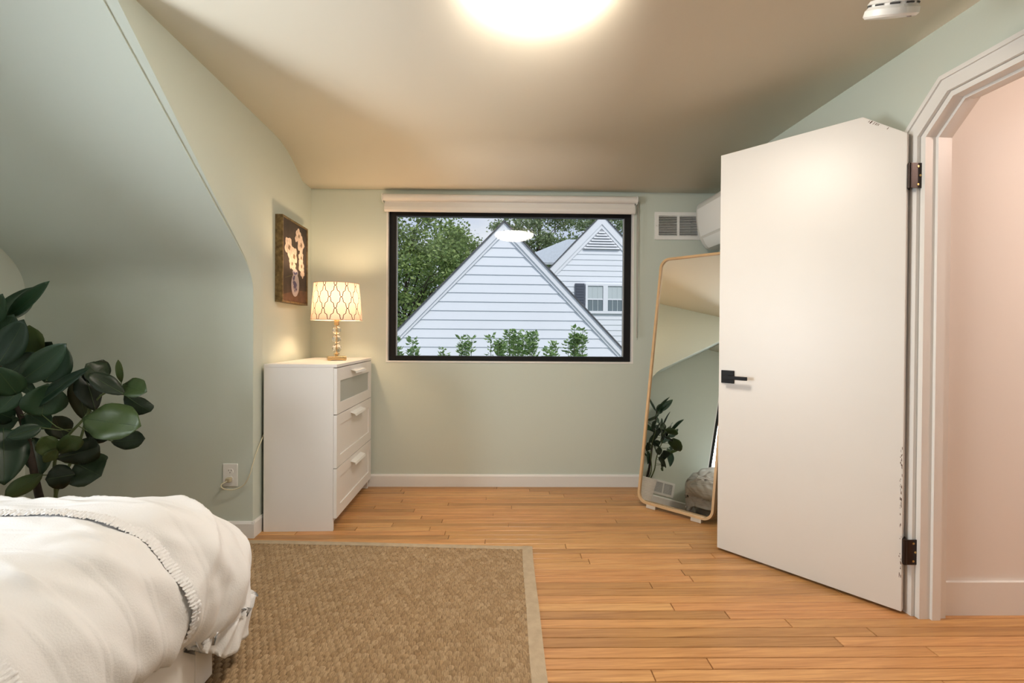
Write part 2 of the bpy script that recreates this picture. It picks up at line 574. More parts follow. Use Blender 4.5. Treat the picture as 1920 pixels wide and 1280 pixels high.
# solid outer deck over the ceiling keeps daylight out
struct(box('ceiling_deck', mat('roof_deck', (0.2, 0.18, 0.16), 0.9), None, XL-0.14, 3.45, REAR-0.12, 3.72, 2.5, 2.54), 'plain roof deck above the ceiling')

# hallway
HY = 1.835
hw = MB()
hyw = lambda x: HY-SLOPE*(x-XR2)
v = [(XR2, hyw(XR2)), (3.4, hyw(3.4)), (3.4, hyw(3.4)+0.1), (XR2, hyw(XR2)+0.1)]
hw.prism(v, -0.05, 2.5, 'z')
struct(hw.build('wall_hall_end', hall_wall), 'white hallway wall seen through the doorway')
struct(box('wall_hall_side', hall_wall, None, 3.35, 3.45, -0.6, 1.85, -0.05, 2.5), 'white far side wall of the hallway')
struct(box('wall_hall_near', hall_wall, None, XR2, 3.45, -0.7, -0.6, -0.05, 2.5), 'white near end wall of the hallway')
struct(box('ceiling_hall', hall_wall, None, XR2, 3.45, -0.7, 1.9, 2.32, 2.37), 'white hallway ceiling')
hb = MB().prism([(XR2+0.001, hyw(XR2)-0.014), (3.35, hyw(3.35)-0.014), (3.35, hyw(3.35)+0.005), (XR2+0.001, hyw(XR2)+0.005)], 0, 0.135, 'z')
struct(hb.build('baseboard_hall', white_trim), 'tall white baseboard along the hallway wall')

# baseboards
def baseboard(name, label, x0, x1, loc, rotz, h=0.09):
    mb = MB().prism([(0, 0), (-0.014, 0), (-0.014, h-0.012), (-0.008, h), (0, h)], x0, x1, 'x')
    struct(mb.build(name, white_trim, None, loc=loc, rotz=rotz), label)
baseboard('baseboard_back', 'white baseboard under the window', -1.25, 1.76, (0, BACK0, 0), ROT)
baseboard('baseboard_knee', 'white baseboard along the knee wall under the outlet', XL, XC+0.014, (0, KNEE0, 0), ROT)
baseboard('baseboard_cheek', 'short white baseboard behind the chest of drawers', -3.617, -yk(XC)+0.013, (XC, 0, 0), -PI/2)
baseboard('baseboard_left', 'white baseboard along the gable wall', REAR, 2.78, (XL, 0, 0), PI/2)
baseboard('baseboard_right', 'white baseboard on the wall behind the open door', -3.46, -1.90, (XR, 0, 0), -PI/2)
bpy.data.objects['baseboard_cheek'].rotation_euler.z = PI/2
bpy.data.objects['baseboard_cheek'].scale.x = -1
bpy.data.objects['baseboard_right'].rotation_euler.z = -PI/2

# ------------------------------------------------------------------ main window
def window(name, label, loc, rotz, x0, x1, z0, z1, fw=0.05, lining=0.10):
    w = empty(name, loc, rotz)
    struct(w, label)
    t = 0.012
    box('reveal', white_trim, w, x0, x0+t, 0.0, lining, z0, z1)
    box('reveal', white_trim, w, x1-t, x1, 0.0, lining, z0, z1)
    box('reveal', white_trim, w, x0, x1, 0.0, lining, z1-t, z1)
    box('sill', white_trim, w, x0, x1, -0.004, lining, z0, z0+t)
    a0, a1, b0, b1 = x0+t, x1-t, z0+t, z1-t
    y0, y1 = 0.035, 0.085
    box('frame_stile', black_metal, w, a0, a0+fw, y0, y1, b0, b1, 0.003)
    box('frame_stile', black_metal, w, a1-fw, a1, y0, y1, b0, b1, 0.003)
    box('frame_rail', black_metal, w, a0+fw-.002, a1-fw+.002, y0, y1, b0, b0+0.036, 0.003)
    box('frame_rail', black_metal, w, a0+fw-.002, a1-fw+.002, y0, y1, b1-0.036, b1, 0.003)
    g = 0.012
    gs = mat('glazing_bead_grey', (0.42, 0.44, 0.45), 0.4)
    box('glazing_bead', gs, w, a0+fw-.001, a0+fw+g*0.5, y0+0.014, y1-0.012, b0+0.035, b1-0.035)
    box('glazing_bead', gs, w, a1-fw-g*0.5, a1-fw+.001, y0+0.014, y1-0.012, b0+0.035, b1-0.035)
    box('pane', pane_m, w, a0+fw-0.004, a1-fw+0.004, 0.058, 0.062, b0+0.03, b1-0.03)
    return w
window('window_1', 'wide black framed picture window in the end wall', (0, BACK0, 0), ROT, WX0, WX1, WZ0, WZ1)
window('window_2', 'black framed window in the gable wall above the bed', (XL, 0, 0), PI/2, GY0, GY1, GZ0, GZ1)

# roller blind
rb = empty('roller_blind', (0, BACK0, 0), ROT)
tag(rb, 'rolled up cream roller blind mounted over the black window', 'blind')
zt = 2.112
n = 20
pts = []
mbx = MB()
prof_r = [(0.025*math.cos(2*PI*k/n), 0.025*math.sin(2*PI*k/n)) for k in range(n)]
mbx.prism([(-0.036+a, zt+0.006+b) for a, b in prof_r], -0.715, 1.135, 'x')
mbx.build('roller', blind_m, rb, smooth='auto')
box('fabric', blind_m, rb, -0.705, 1.125, -0.0245, -0.0225, 2.035, zt)
MB().prism([(-0.034, 2.018), (-0.018, 2.018), (-0.016, 2.030), (-0.018, 2.082), (-0.026, 2.084), (-0.040, 2.050), (-0.042, 2.030)], -0.708, 1.128, 'x').build('hem_bar', blind_m, rb)
for xx in (-0.722, 1.135):
    MB().prism([(0, 2.085), (-0.045, 2.085), (-0.063, 2.10), (-0.063, 2.132), (-0.045, 2.146), (0, 2.146)], xx, xx+0.006, 'x').build('bracket', plastic, rb)
MB().prism([(-0.032+0.016*math.cos(2*PI*k/16), zt+0.016*math.sin(2*PI*k/16)) for k in range(16)], 1.138, 1.152, 'x').build('chain_wheel', plastic, rb, smooth='auto')
chm = mat('chain_grey', (0.42, 0.39, 0.34), 0.4)
MB().tube([(1.146, -0.048, zt), (1.147, -0.046, 1.8), (1.146, -0.042, 1.4), (1.146, -0.040, 1.12), (1.147, -0.034, 1.112),
           (1.147, -0.028, 1.12), (1.147, -0.022, 1.4), (1.147, -0.018, 1.8), (1.146, -0.016, zt)], 0.0028, 6).build('pull_chain', chm, rb, smooth=True)

# ------------------------------------------------------------------ doorway trim and door
tr1 = empty('trim_1', (XR, DY1, 0))
struct(tr1, 'white painted casing and jamb of the clipped-corner doorway')
def ring(outer, inner, xa, xb, name, m_=white_trim):
    """open band between two matching polylines in the yz plane, extruded in x; one mesh per straight run"""
    for i in range(len(outer)-1):
        MB().prism([outer[i], outer[i+1], inner[i+1], inner[i]], xa, xb, 'x').build(name, m_, tr1)
def path(off):
    k = off*math.tan(math.radians(22.5))
    w_ = DY1-DY0
    return [(off, 0.0), (off, DZ-ch+k), (-ch+k, DZ+off), (-w_+ch-k, DZ+off), (-w_-off, DZ-ch+k), (-w_-off, 0.0)]
ring(path(0.062), path(0.004), -0.018, 0.001, 'casing')
ring(path(0.070), path(0.054), -0.026, 0.001, 'casing_bead')
ring(path(0.002), path(-0.018), -0.004, 0.108, 'jamb')
ring(path(-0.017), path(-0.029), 0.040, 0.075, 'door_stop')
ring(path(0.060), path(0.004), 0.104, 0.120, 'hall_casing')

door = empty('door_1', (1.713, 1.832, 0.0), math.atan2(2.449-1.832, 1.249-1.713))
struct(door, 'open white slab door with one clipped top corner')
Ld = 0.772
ZB = 0.012
dpoly = [(0.004, ZB), (Ld, ZB), (Ld, 2.072), (0.155, 2.066), (0.004, 1.951)]
dm = MB().prism(dpoly, -0.036, 0.0, 'y')
dslab = dm.build('slab', door_paint, door)
bv = dslab.modifiers.new('edge', 'BEVEL'); bv.width = 0.0025; bv.segments = 2
# which side faces the room: local +y points to the camera side after rotation
for zc_ in (1.775, 0.262):
    h = MB()
    h.tube([(-0.006, 0.008, zc_-0.05), (-0.006, 0.008, zc_+0.05)], 0.0075, 12)
    hg = h.build('hinge', bronze, door, smooth='auto')
    box('door_leaf', bronze, hg, 0.0, 0.004, -0.034, 0.004, zc_-0.048, zc_+0.048)
    c_, s_ = math.cos(-door.rotation_euler.z), math.sin(-door.rotation_euler.z)
    jl = MB().box(0.0, 0.05, -0.004, 0.0, zc_-0.05, zc_+0.05)
    jo = jl.build('jamb_leaf', bronze, hg, loc=(-0.008, 0.008, 0), rotz=-door.rotation_euler.z)
    for dz, dx in ((0.036, 0.03), (0.0, 0.038), (-0.036, 0.03)):
        sc_ = MB().prism([(dx+0.0045*math.cos(2*PI*k/10), zc_+dz+0.0045*math.sin(2*PI*k/10)) for k in range(10)], -0.0055, -0.0035, 'y')
        sc_.build('screw', brass, hg, loc=(-0.008, 0.008, 0), rotz=-door.rotation_euler.z)
hd = box('rosette', black_metal, door, Ld-0.083, Ld-0.017, 0.0, 0.009, 0.883, 0.949, 0.002)
lv = MB()
lv.box(Ld-0.058, Ld-0.042, 0.008, 0.048, 0.907, 0.923, 0.002)
lv.box(Ld-0.165, Ld-0.040, 0.040, 0.052, 0.906, 0.924, 0.002)
lv.build('lever', black_metal, hd)
box('rosette', black_metal, door, Ld-0.083, Ld-0.017, -0.045, -0.036, 0.883, 0.949, 0.002)
box('latch_plate', black_metal, door, Ld-0.001, Ld+0.0015, -0.030, -0.006, 0.875, 0.957)
chip_m = mat('bare_wood_chip', (0.10, 0.045, 0.025), 0.8)
rc = random.Random(3)
chips = MB()
for k in range(46):
    z = rc.choice((rc.uniform(0.36, 0.56), rc.uniform(0.30, 0.62), rc.uniform(0.30, 0.62), rc.uniform(0.60, 0.72), rc.uniform(0.15, 0.25)))
    x = 0.010+rc.uniform(-0.003, 0.004)
    w_, h_ = rc.uniform(0.0005, 0.0014), rc.uniform(0.002, 0.008)
    chips.add([(x-w_, 0.0004, z-h_), (x+w_, 0.0004, z-h_*0.6), (x+w_*0.8, 0.0004, z+h_), (x-w_*0.7, 0.0004, z+h_*0.7)], [(0, 1, 2, 3)])
for k in range(9):
    t = rc.uniform(0.15, 0.6)
    x, z = 0.155-0.15*t, 2.060-0.115*t-0.004
    w_, h_ = rc.uniform(0.002, 0.005), rc.uniform(0.001, 0.002)
    chips.add([(x-w_, 0.0004, z-h_+w_*.7), (x+w_, 0.0004, z-h_-w_*.7), (x+w_, 0.0004, z+h_-w_*.7), (x-w_, 0.0004, z+h_+w_*.7)], [(0, 1, 2, 3)])
chips.build('paint_chips', chip_m, door)['kind'] = 'stuff'

# ------------------------------------------------------------------ ceiling lamps
def ceiling_lamp(loc, label):
    e = empty('ceiling_lamp', loc)
    tag(e, label, 'lamp')
    MB().lathe([(0.10, 0.0), (0.15, -0.005), (0.205, -0.018), (0.215, -0.03), (0.20, -0.032), (0.10, -0.012)], 40).build('base_plate', white_trim, e, smooth='auto')
    pr = []
    for k in range(9):
        t = k/8*PI/2
        pr.append((max(0.228*math.cos(t), 0.002), -0.022-0.075*math.sin(t)))
    MB().lathe(pr, 48).build('glass_dome', MATS.get('lamp_glow') or emis('lamp_glow', LAMP_COLOR, LAMP_STRENGTH), e, smooth=True)
ceiling_lamp((0.185, 1.565, ZC), 'glowing white dome lamp mounted flush on the beige ceiling')
hl = empty('hall_lamp_offscreen', (2.75, 0.9, 2.32))
tag(hl, 'warm glowing flush lamp on the hallway ceiling', 'lamp')
MB().lathe([(0.05, 0.0), (0.11, -0.004), (0.12, -0.015), (0.10, -0.018)], 24).build('base_plate', white_trim, hl, smooth='auto')
MB().lathe([(max(0.12*math.cos(k/6*PI/2), 0.002), -0.014-0.06*math.sin(k/6*PI/2)) for k in range(7)], 24).build('glass_dome', emis('hall_glow', (1.0, 0.77, 0.66), 130.0), hl, smooth=True)

# smoke detector hanging from its wires
sd = empty('smoke_detector', (1.272, 1.43, 2.138))
tag(sd, 'white round smoke detector hanging loose from the ceiling', 'smoke detector')
sd.rotation_euler = (Matrix.Rotation(math.radians(14), 3, Vector((0.59, 0.66, 0.47))) @ Matrix.Rotation(math.radians(25), 3, Vector((0.75, -0.66, 0)))).to_euler()
MB().lathe([(0.030, -0.012), (0.066, -0.010), (0.072, -0.004), (0.071, 0.012), (0.064, 0.020), (0.064, 0.026), (0.068, 0.028), (0.062, 0.038), (0.030, 0.040)], 36).build('body', plastic, sd, smooth='auto')
for k in range(10):
    a0 = 2*PI*k/10+0.08
    a1 = a0+2*PI/10*0.62
    vs = []
    for a in [a0+(a1-a0)*j/4 for j in range(5)]:
        for r in (0.0605, 0.0665):
            vs += [(r*math.cos(a), r*math.sin(a), 0.0215), (r*math.cos(a), r*math.sin(a), 0.0258)]
    fs = []
    for j in range(4):
        b_ = j*4
        fs += [(b_+2, b_+6, b_+7, b_+3), (b_, b_+1, b_+5, b_+4), (b_+1, b_+3, b_+7, b_+5), (b_, b_+4, b_+6, b_+2)]
    MB().add(vs, fs).build('vent_slot', slot_shade, sd)
MB().prism([(0.02+0.006*math.cos(2*PI*k/10), -0.05+0.006*math.sin(2*PI*k/10)) for k in range(10)], -0.0135, -0.009, 'z').build('test_button', mat('button_grey', (0.4, 0.33, 0.3), 0.5), sd)
MB().tube([(0.0, 0, 0.038), (0.004, 0, 0.08), (0.0, 0.004, 0.13), (0.006, 0.0, 0.17)], 0.011, 10).build('wire_sleeve', plastic, sd, smooth=True)
MB().tube([(-0.014, 0, 0.038), (-0.018, 0, 0.09), (-0.012, 0.004, 0.14), (-0.01, 0.0, 0.17)], 0.0025, 6).build('wire', mat('red_wire', (0.35, 0.03, 0.03), 0.5), sd, smooth=True)
MB().lathe([(0.02, 0.160), (0.035, 0.162), (0.036, 0.171), (0.02, 0.172)], 24).build('mount_plate', plastic, sd, smooth='auto')

# ------------------------------------------------------------------ wall vents
def vent(name, label, loc, rotz, w, h, group=None):
    e = empty(name, loc, rotz)
    tag(e, label, 'vent', group)
    fr = 0.028
    a, b, c_, d, dp_ = -w/2+fr+.0005, w/2-fr-.0005, fr+.0005, h-fr-.0005, 0.135
    MB().add([(a, 0, c_), (b, 0, c_), (b, 0, d), (a, 0, d), (a, dp_, c_), (b, dp_, c_), (b, dp_, d), (a, dp_, d)],
             [(0, 1, 5, 4), (1, 2, 6, 5), (2, 3, 7, 6), (3, 0, 4, 7), (4, 5, 6, 7)]).build('duct', mat('duct_metal', (0.34, 0.34, 0.34), 0.5), e)
    for a, b, c_, d in ((-w/2, -w/2+fr, 0, h), (w/2-fr, w/2, 0, h), (-w/2+fr, w/2-fr, 0, fr), (-w/2+fr, w/2-fr, h-fr, h), (-0.008, 0.008, fr, h-fr)):
        box('frame_bar', plastic, e, a, b, -0.011, 0.0, c_, d)
    ns = 12
    for s0, s1 in ((-w/2+fr, -0.008), (0.008, w/2-fr)):
        for k in range(ns):
            z = fr+(h-2*fr)*(k+0.5)/ns
            MB().prism([(-0.010, z-0.0035), (-0.0088, z-0.0035), (-0.003, z+0.0025), (-0.0042, z+0.0025)], s0, s1, 'x').build('slat', plastic, e)
    for sx in (-1, 1):
        MB().prism([(sx*(w/2-0.012)+0.004*math.cos(2*PI*k/8), h/2+0.004*math.sin(2*PI*k/8)) for k in range(8)], -0.013, -0.010, 'y').build('screw', ac_plastic, e)
vent('wall_vent', 'white louvred vent high on the wall beside the air conditioner', (1.455, yb(1.455), 1.838), ROT, 0.35, 0.203)
vent('wall_vent', 'white louvred vent low on the gable wall behind the plant pot', (XL, 2.06, 0.112), PI/2, 0.30, 0.19)

# ------------------------------------------------------------------ air conditioner on the right wall
ac = empty('air_conditioner', (XR, 3.42, 1.755))
tag(ac, 'white wall mounted air conditioner above the leaning mirror', 'air conditioner')
pr = [(0.0, 0.0), (-0.10, 0.0), (-0.125, 0.008), (-0.148, 0.035), (-0.172, 0.085), (-0.190, 0.15), (-0.199, 0.22), (-0.200, 0.285), (-0.194, 0.318), (-0.175, 0.338), (-0.10, 0.348), (0.0, 0.350)]
o = MB().prism([(x, z) for x, z in pr], -0.80, 0.0, 'y').build('body', ac_plastic, ac, smooth='auto')
bv = o.modifiers.new('edge', 'BEVEL'); bv.width = 0.006; bv.segments = 2; bv.limit_method = 'ANGLE'
MB().prism([(-0.176, 0.090), (-0.193, 0.15), (-0.202, 0.22), (-0.203, 0.285), (-0.199, 0.285), (-0.198, 0.22), (-0.189, 0.15), (-0.172, 0.090)], -0.77, -0.03, 'y').build('front_panel', plastic, ac, smooth='auto')
MB().prism([(-0.125, 0.006), (-0.150, 0.034), (-0.169, 0.074), (-0.163, 0.076), (-0.145, 0.04), (-0.120, 0.012)], -0.75, -0.05, 'y').build('air_flap', plastic, ac, smooth='auto')

# ------------------------------------------------------------------ leaning mirror
T_ = math.radians(10.0)
mir = empty('leaning_mirror', (1.211, 2.935, 0.0))
mir.rotation_euler = (-T_, 0, math.radians(-49.0))
tag(mir, 'tall round-cornered mirror in a thin ash frame leaning behind the door', 'mirror')
def rrect(w, z0, z1, r, n=8):
    pts = []
    for cx_, cz_, a0 in ((w/2-r, z1-r, 0), (-w/2+r, z1-r, 90), (-w/2+r, z0+r, 180), (w/2-r, z0+r, 270)):
        for k in range(n+1):
            a = math.radians(a0+90*k/n)
            pts.append((cx_+r*math.cos(a), cz_+r*math.sin(a)))
    return pts
Z0, Z1 = 0.022, 1.690
out = rrect(0.505, Z0, Z1, 0.065)
inn = rrect(0.475, Z0+0.015, Z1-0.015, 0.052)
nn = len(out)
vs = [(x, -0.014, z) for x, z in out]+[(x, -0.014, z) for x, z in inn]+[(x, 0.020, z) for x, z in out]+[(x, 0.020, z) for x, z in inn]
fs = []
for i in range(nn):
    j = (i+1) % nn
    fs += [(i, j, nn+j, nn+i), (2*nn+i, 3*nn+i, 3*nn+j, 2*nn+j), (i, 2*nn+i, 2*nn+j, j), (nn+i, nn+j, 3*nn+j, 3*nn+i)]
o = MB().add(vs, fs).build('frame', ash, mir, smooth='auto')
inn2 = rrect(0.479, Z0+0.013, Z1-0.013, 0.053)
MB().prism(inn2, -0.0045, 0.004, 'y').build('glass', mirror_m, mir)
MB().prism(rrect(0.478, Z0+0.014, Z1-0.014, 0.053), 0.005, 0.016, 'y').build('backing_board', mat('board_brown', (0.2, 0.13, 0.08), 0.8), mir)
for sx in (-0.15, 0.15):
    MB().prism([(-0.012, 0.0), (0.018, 0.0055), (0.018, 0.024), (-0.012, 0.024)], sx-0.032, sx+0.032, 'x').build('foot', mat('felt_white', (0.62, 0.54, 0.45), 0.8), mir)
MB().tube([(-0.262, 0.030, 1.13), (0.262, 0.030, 1.13)], 0.011, 12).build('hanging_rail', ash, mir, smooth='auto')
for sx in (-0.2, 0.2):
    MB().tube([(sx, 0.028, 1.25), (sx, 0.034, 1.12)], 0.008, 8).build('rail_bracket', ash, mir)

# ------------------------------------------------------------------ chest of drawers
chest = empty('chest_of_drawers', (-0.815, 2.783, 0.0), math.radians(-1.3))
tag(chest, 'white three-drawer chest with a frosted glass top drawer', 'chest of drawers')
# local: x<0 toward the side wall, y along the drawer fronts, fronts face +x
D, Wd, H = 0.408, 0.775, 0.95
DX = -0.019
box('side_panel', lacquer, chest, -D, DX-0.001, 0.0, 0.018, 0.0, H-0.018, 0.0015)
box('side_panel', lacquer, chest, -D, DX-0.001, Wd-0.018, Wd, 0.0, H-0.018, 0.0015)
box('top_panel', lacquer, chest, -D, 0.0, -0.001, Wd+0.001, H-0.018, H, 0.002)
box('back_panel', lacquer, chest, -D+0.002, -D+0.008, 0.018, Wd-0.018, 0.06, H-0.018)
box('bottom_panel', lacquer, chest, -D+0.008, DX-0.003, 0.018, Wd-0.018, 0.06, 0.076)
box('plinth', lacquer, chest, DX-0.06, DX-0.045, 0.018, Wd-0.018, 0.0, 0.06)
rows = ((0.664, 0.9275, True), (0.358, 0.660, False), (0.072, 0.354, False))
for z0, z1, gl in rows:
    dr = empty('drawer')
    dr.parent = chest
    fwid = 0.062
    y0, y1 = 0.001, Wd-0.001
    box('front_stile', lacquer, dr, DX, 0.0, y0, y0+fwid, z0, z1, 0.0012)
    box('front_stile', lacquer, dr, DX, 0.0, y1-fwid, y1, z0, z1, 0.0012)
    box('front_rail', lacquer, dr, DX, -0.0003, y0+fwid-.001, y1-fwid+.001, z1-(0.075 if gl else fwid), z1, 0.0012)
    box('front_rail', lacquer, dr, DX, -0.0003, y0+fwid-.001, y1-fwid+.001, z0, z0+fwid, 0.0012)
    box('glass_panel' if gl else 'front_panel', frosted if gl else lacquer, dr, DX+0.002, -0.008, y0+fwid-.004, y1-fwid+.004, z0+fwid-.004, z1-fwid+.004)
    box('drawer_box', lacquer, dr, -D+0.03, DX, 0.03, Wd-0.03, z0+0.02, z1-0.06)
    zh = z1-0.030
    hp = MB().prism([(-0.002, zh+0.006), (0.030, zh-0.004), (0.034, zh-0.018), (0.030, zh-0.018), (0.027, zh-0.008), (-0.002, zh+0.001)], Wd/2-0.115, Wd/2+0.115, 'y')
    hp.build('handle', plastic, dr)

# ------------------------------------------------------------------ table lamp
TL_ = Vector((-0.945, 3.215, 0.95))
tl = empty('table_lamp', TL_, math.radians(20))
tag(tl, 'lit table lamp with trellis patterned shade on the white chest', 'lamp')
o = MB().box(-0.058, 0.058, -0.058, 0.058, 0.004, 0.026, 0.002).build('base', gold, tl)
for sx in (-1, 1):
    for sy in (-1, 1):
        MB().box(sx*0.045-0.009, sx*0.045+0.009, sy*0.045-0.009, sy*0.045+0.009, 0.0, 0.006).build('foot', gold, tl)
MB().lathe([(0.010, 0.026), (0.010, 0.036), (0.018, 0.038), (0.018, 0.044), (0.006, 0.048)], 16).build('collar', gold, tl, smooth='auto')
for k, (z, r) in enumerate(((0.078, 0.031), (0.138, 0.030), (0.196, 0.029))):
    bm = bmesh.new()
    bmesh.ops.create_icosphere(bm, subdivisions=2, radius=r)
    mbb = MB()
    bm.verts.index_update()
    mbb.add([(v.co.x, v.co.y, v.co.z*0.92+z) for v in bm.verts], [[v.index for v in f.verts] for f in bm.faces])
    bm.free()
    mbb.build('crystal_ball', crystal, tl)
MB().lathe([(0.0035, 0.04), (0.0035, 0.245)], 8).build('stem', gold, tl)
MB().lathe([(0.013, 0.228), (0.016, 0.232), (0.016, 0.345), (0.010, 0.352)], 16).build('socket', gold, tl, smooth='auto')
SZ0, SZ1, SR0, SR1 = 0.262, 0.500, 0.160, 0.140
nS = 72
sv = []; sf = []
for z, r in ((SZ0, SR0), (SZ1, SR1)):
    sv += [(r*math.cos(2*PI*k/nS), r*math.sin(2*PI*k/nS), z) for k in range(nS)]
sf = [(k, (k+1) % nS, nS+(k+1) % nS, nS+k) for k in range(nS)]
shd = MB().add(sv, sf).build('shade', shade_m, tl, smooth=True)
# printed trellis as thin ribbons on the shade
rib = MB()
ncell = 13
def sp(u, v, off=0.0009):
    z = SZ0+(SZ1-SZ0)*v
    r = SR0+(SR1-SR0)*v+off
    return (r*math.cos(u), r*math.sin(u), z)
cell_u = 2*PI/ncell
rows_v = 3.3
steps = 120
for fam in (-1, 1):
    for c0 in range(ncell):
        prev = None
        ptsl = []
        for k in range(steps+1):
            s = k/steps*rows_v                  # in cells of height
            w_ = 0.095*math.sin(s*2*PI*1.0*2) + 0.035*math.sin(s*2*PI*2*2)
            u = (c0 + fam*(s*0.5*1.0 + w_*0.5))*cell_u
            ptsl.append((u, s/rows_v))
        hw_ = 0.0022
        vv = []
        for k, (u, v) in enumerate(ptsl):
            a = ptsl[max(k-1, 0)]; b = ptsl[min(k+1, steps)]
            du, dv = (b[0]-a[0])*0.15, (b[1]-a[1])*(SZ1-SZ0)
            l_ = math.hypot(du, dv) or 1
            nu, nv = -dv/l_*hw_/0.15, du/l_*hw_/(SZ1-SZ0)
            vv += [sp(u-nu, min(max(v-nv, 0), 1)), sp(u+nu, min(max(v+nv, 0), 1))]
        rib.add(vv, [(2*k, 2*k+1, 2*k+3, 2*k+2) for k in range(steps)])
rib.build('trellis_print', mat('trellis_brown', (0.13, 0.08, 0.06), 0.8), shd)
for z, r in ((SZ0, SR0), (SZ1, SR1)):
    MB().tube([(r*math.cos(2*PI*k/48), r*math.sin(2*PI*k/48), z) for k in range(49)], 0.0022, 6).build('trim_ring', shade_m, shd, smooth=True)
for k in range(3):
    a = 2*PI*k/3
    MB().tube([(0.008*math.cos(a), 0.008*math.sin(a), 0.262), ((SR0-0.004)*math.cos(a), (SR0-0.004)*math.sin(a), 0.275)], 0.0015, 5).build('spider_arm', gold, shd)
bulb = MB().lathe([(0.012, 0.350), (0.014, 0.365), (0.028, 0.402), (0.030, 0.422), (0.022, 0.445), (0.004, 0.455)], 20)
bulb.build('bulb', emis('bulb_glow', (1.0, 0.70, 0.42), 230.0), tl, smooth=True)

# ------------------------------------------------------------------ outlet and cord
oy = yk(-1.369)
ot = empty('wall_outlet', (-1.369, oy, 0.345), ROT)
tag(ot, 'white duplex outlet on the knee wall with a plug in its lower socket', 'outlet')
box('plate', plastic, ot, -0.040, 0.040, -0.006, 0.0, -0.062, 0.062, 0.002)
for dz in (0.021, -0.021):
    fc = MB().prism(rrect(0.034, dz-0.014, dz+0.014, 0.012, 5), -0.0075, -0.005, 'y').build('socket', plastic, ot)
    for sx, hh in ((-0.007, 0.0045), (0.007, 0.0038)):
        box('slot', slot_shade, fc, sx-0.0013, sx+0.0013, -0.0079, -0.0073, dz+0.001, dz+0.001+2*hh)
    MB().prism([(0.0026*math.cos(2*PI*k/8), dz-0.0075+0.0026*math.sin(2*PI*k/8)) for k in range(8)], -0.0079, -0.0073, 'y').build('slot', slot_shade, fc)
MB().prism([(0.003*math.cos(2*PI*k/8), 0.003*math.sin(2*PI*k/8)) for k in range(8)], -0.0072, -0.0055, 'y').build('screw', ac_plastic, ot)
cord = empty('power_cord', (-1.369, oy-0.0075, 0.323), ROT)
tag(cord, 'pale beige cord plugged into the outlet and running behind the chest', 'cord')
MB().box(-0.013, 0.013, -0.026, 0.0, -0.012, 0.012, 0.004).build('plug', plug_m, cord)
cp = [(-0.002, -0.024, -0.004), (-0.022, -0.040, -0.016), (-0.020, -0.042, -0.034), (0.010, -0.034, -0.047), (0.055, -0.028, -0.043),
      (0.095, -0.028, -0.018), (0.125, -0.030, 0.040), (0.130, -0.012, 0.085), (0.132, 0.03, 0.15), (0.133, 0.10, 0.22), (0.1335, 0.2, 0.30)]
def smoothpath(p, sub=6):
    P = [Vector(q) for q in p]
    out = []
    for i in range(len(P)-1):
        a = P[max(i-1, 0)]; b = P[i]; c = P[i+1]; d = P[min(i+2, len(P)-1)]
        for k in range(sub):
            t = k/sub
            out.append(0.5*((2*b)+(c-a)*t+(2*a-5*b+4*c-d)*t*t+(3*b-a-3*c+d)*t**3))
    out.append(P[-1])
    return out
MB().tube(smoothpath(cp), 0.0032, 6).build('cable', cord_m, cord, smooth=True)

# ------------------------------------------------------------------ painting on the cheek wall
pa = empty('framed_painting', (XC, 3.0, 1.316), PI/2)    # local x -> +Y, local y -> -X (into the wall is +y)
tag(pa, 'small still life of white flowers in a gold frame above the chest', 'painting')
PW, PH = 0.425, 0.532
fb = 0.012
yF = -0.046
for a, b, c_, d in ((0, PW, 0, fb), (0, PW, PH-fb, PH), (0, fb, fb, PH-fb), (PW-fb, PW, fb, PH-fb)):
    box('frame_bar', old_gold, pa, a, b, yF, 0.0, c_, d, 0.0015)
cv = MB().box(fb-.002, PW-fb+.002, yF+0.006, -0.004, fb-.002, PH-fb+.002)
canvas_m = mat('canvas_dark', (0.045, 0.032, 0.026), 0.7, var=0.45, vscale=9)
canvas = cv.build('canvas', canvas_m, pa)
yP = yF+0.0055
rp = random.Random(9)
def blob(cx_, cz_, r, lobes, jag, y, sx=1.0, sz=1.0, n=28, ph=0.0):
    pts = []
    for k in range(n):
        a = 2*PI*k/n
        rr = r*(1+jag*math.sin(lobes*a+ph)+rp.uniform(-jag, jag)*0.4)
        pts.append((cx_+rr*math.cos(a)*sx, y, cz_+rr*math.sin(a)*sz))
    return pts
def fan(mb, pts):
    mb.add(pts, [tuple(range(len(pts)))])
def uv(u, v): return fb+u*(PW-2*fb), PH-fb-v*(PH-2*fb)
tbl = MB()
x0, z0 = uv(0, 0.93); x1, z1 = uv(1, 0.83)
tbl.add([(x0, yP, fb), (PW-fb, yP, fb), (PW-fb, yP, z1), (uv(0.55, 0)[0], yP, z1-0.01), (x0, yP, z0)], [(0, 1, 2, 3, 4)])
tbl.build('painted_table', mat('paint_brown', (0.12, 0.065, 0.04), 0.7, var=0.35, vscale=20), canvas)
st = MB()
for (u0, v0, u1, v1) in ((0.45, 0.64, 0.25, 0.35), (0.5, 0.64, 0.66, 0.18), (0.5, 0.64, 0.75, 0.5), (0.45, 0.64, 0.4, 0.12), (0.42, 0.66, 0.10, 0.72), (0.55, 0.6, 0.4, 0.3)):
    a = Vector(uv(u0, v0)); b = Vector(uv(u1, v1)); d = (b-a).normalized()*0.003
    st.add([(a.x-d.y, yP-.0001, a.y+d.x), (a.x+d.y, yP-.0001, a.y-d.x), (b.x+d.y*.5, yP-.0001, b.y-d.x*.5), (b.x-d.y*.5, yP-.0001, b.y+d.x*.5)], [(0, 1, 2, 3)])
st.build('painted_stems', mat('paint_olive', (0.09, 0.085, 0.035), 0.7), canvas)
vz = MB()
vx, vzc = uv(0.50, 0.78)
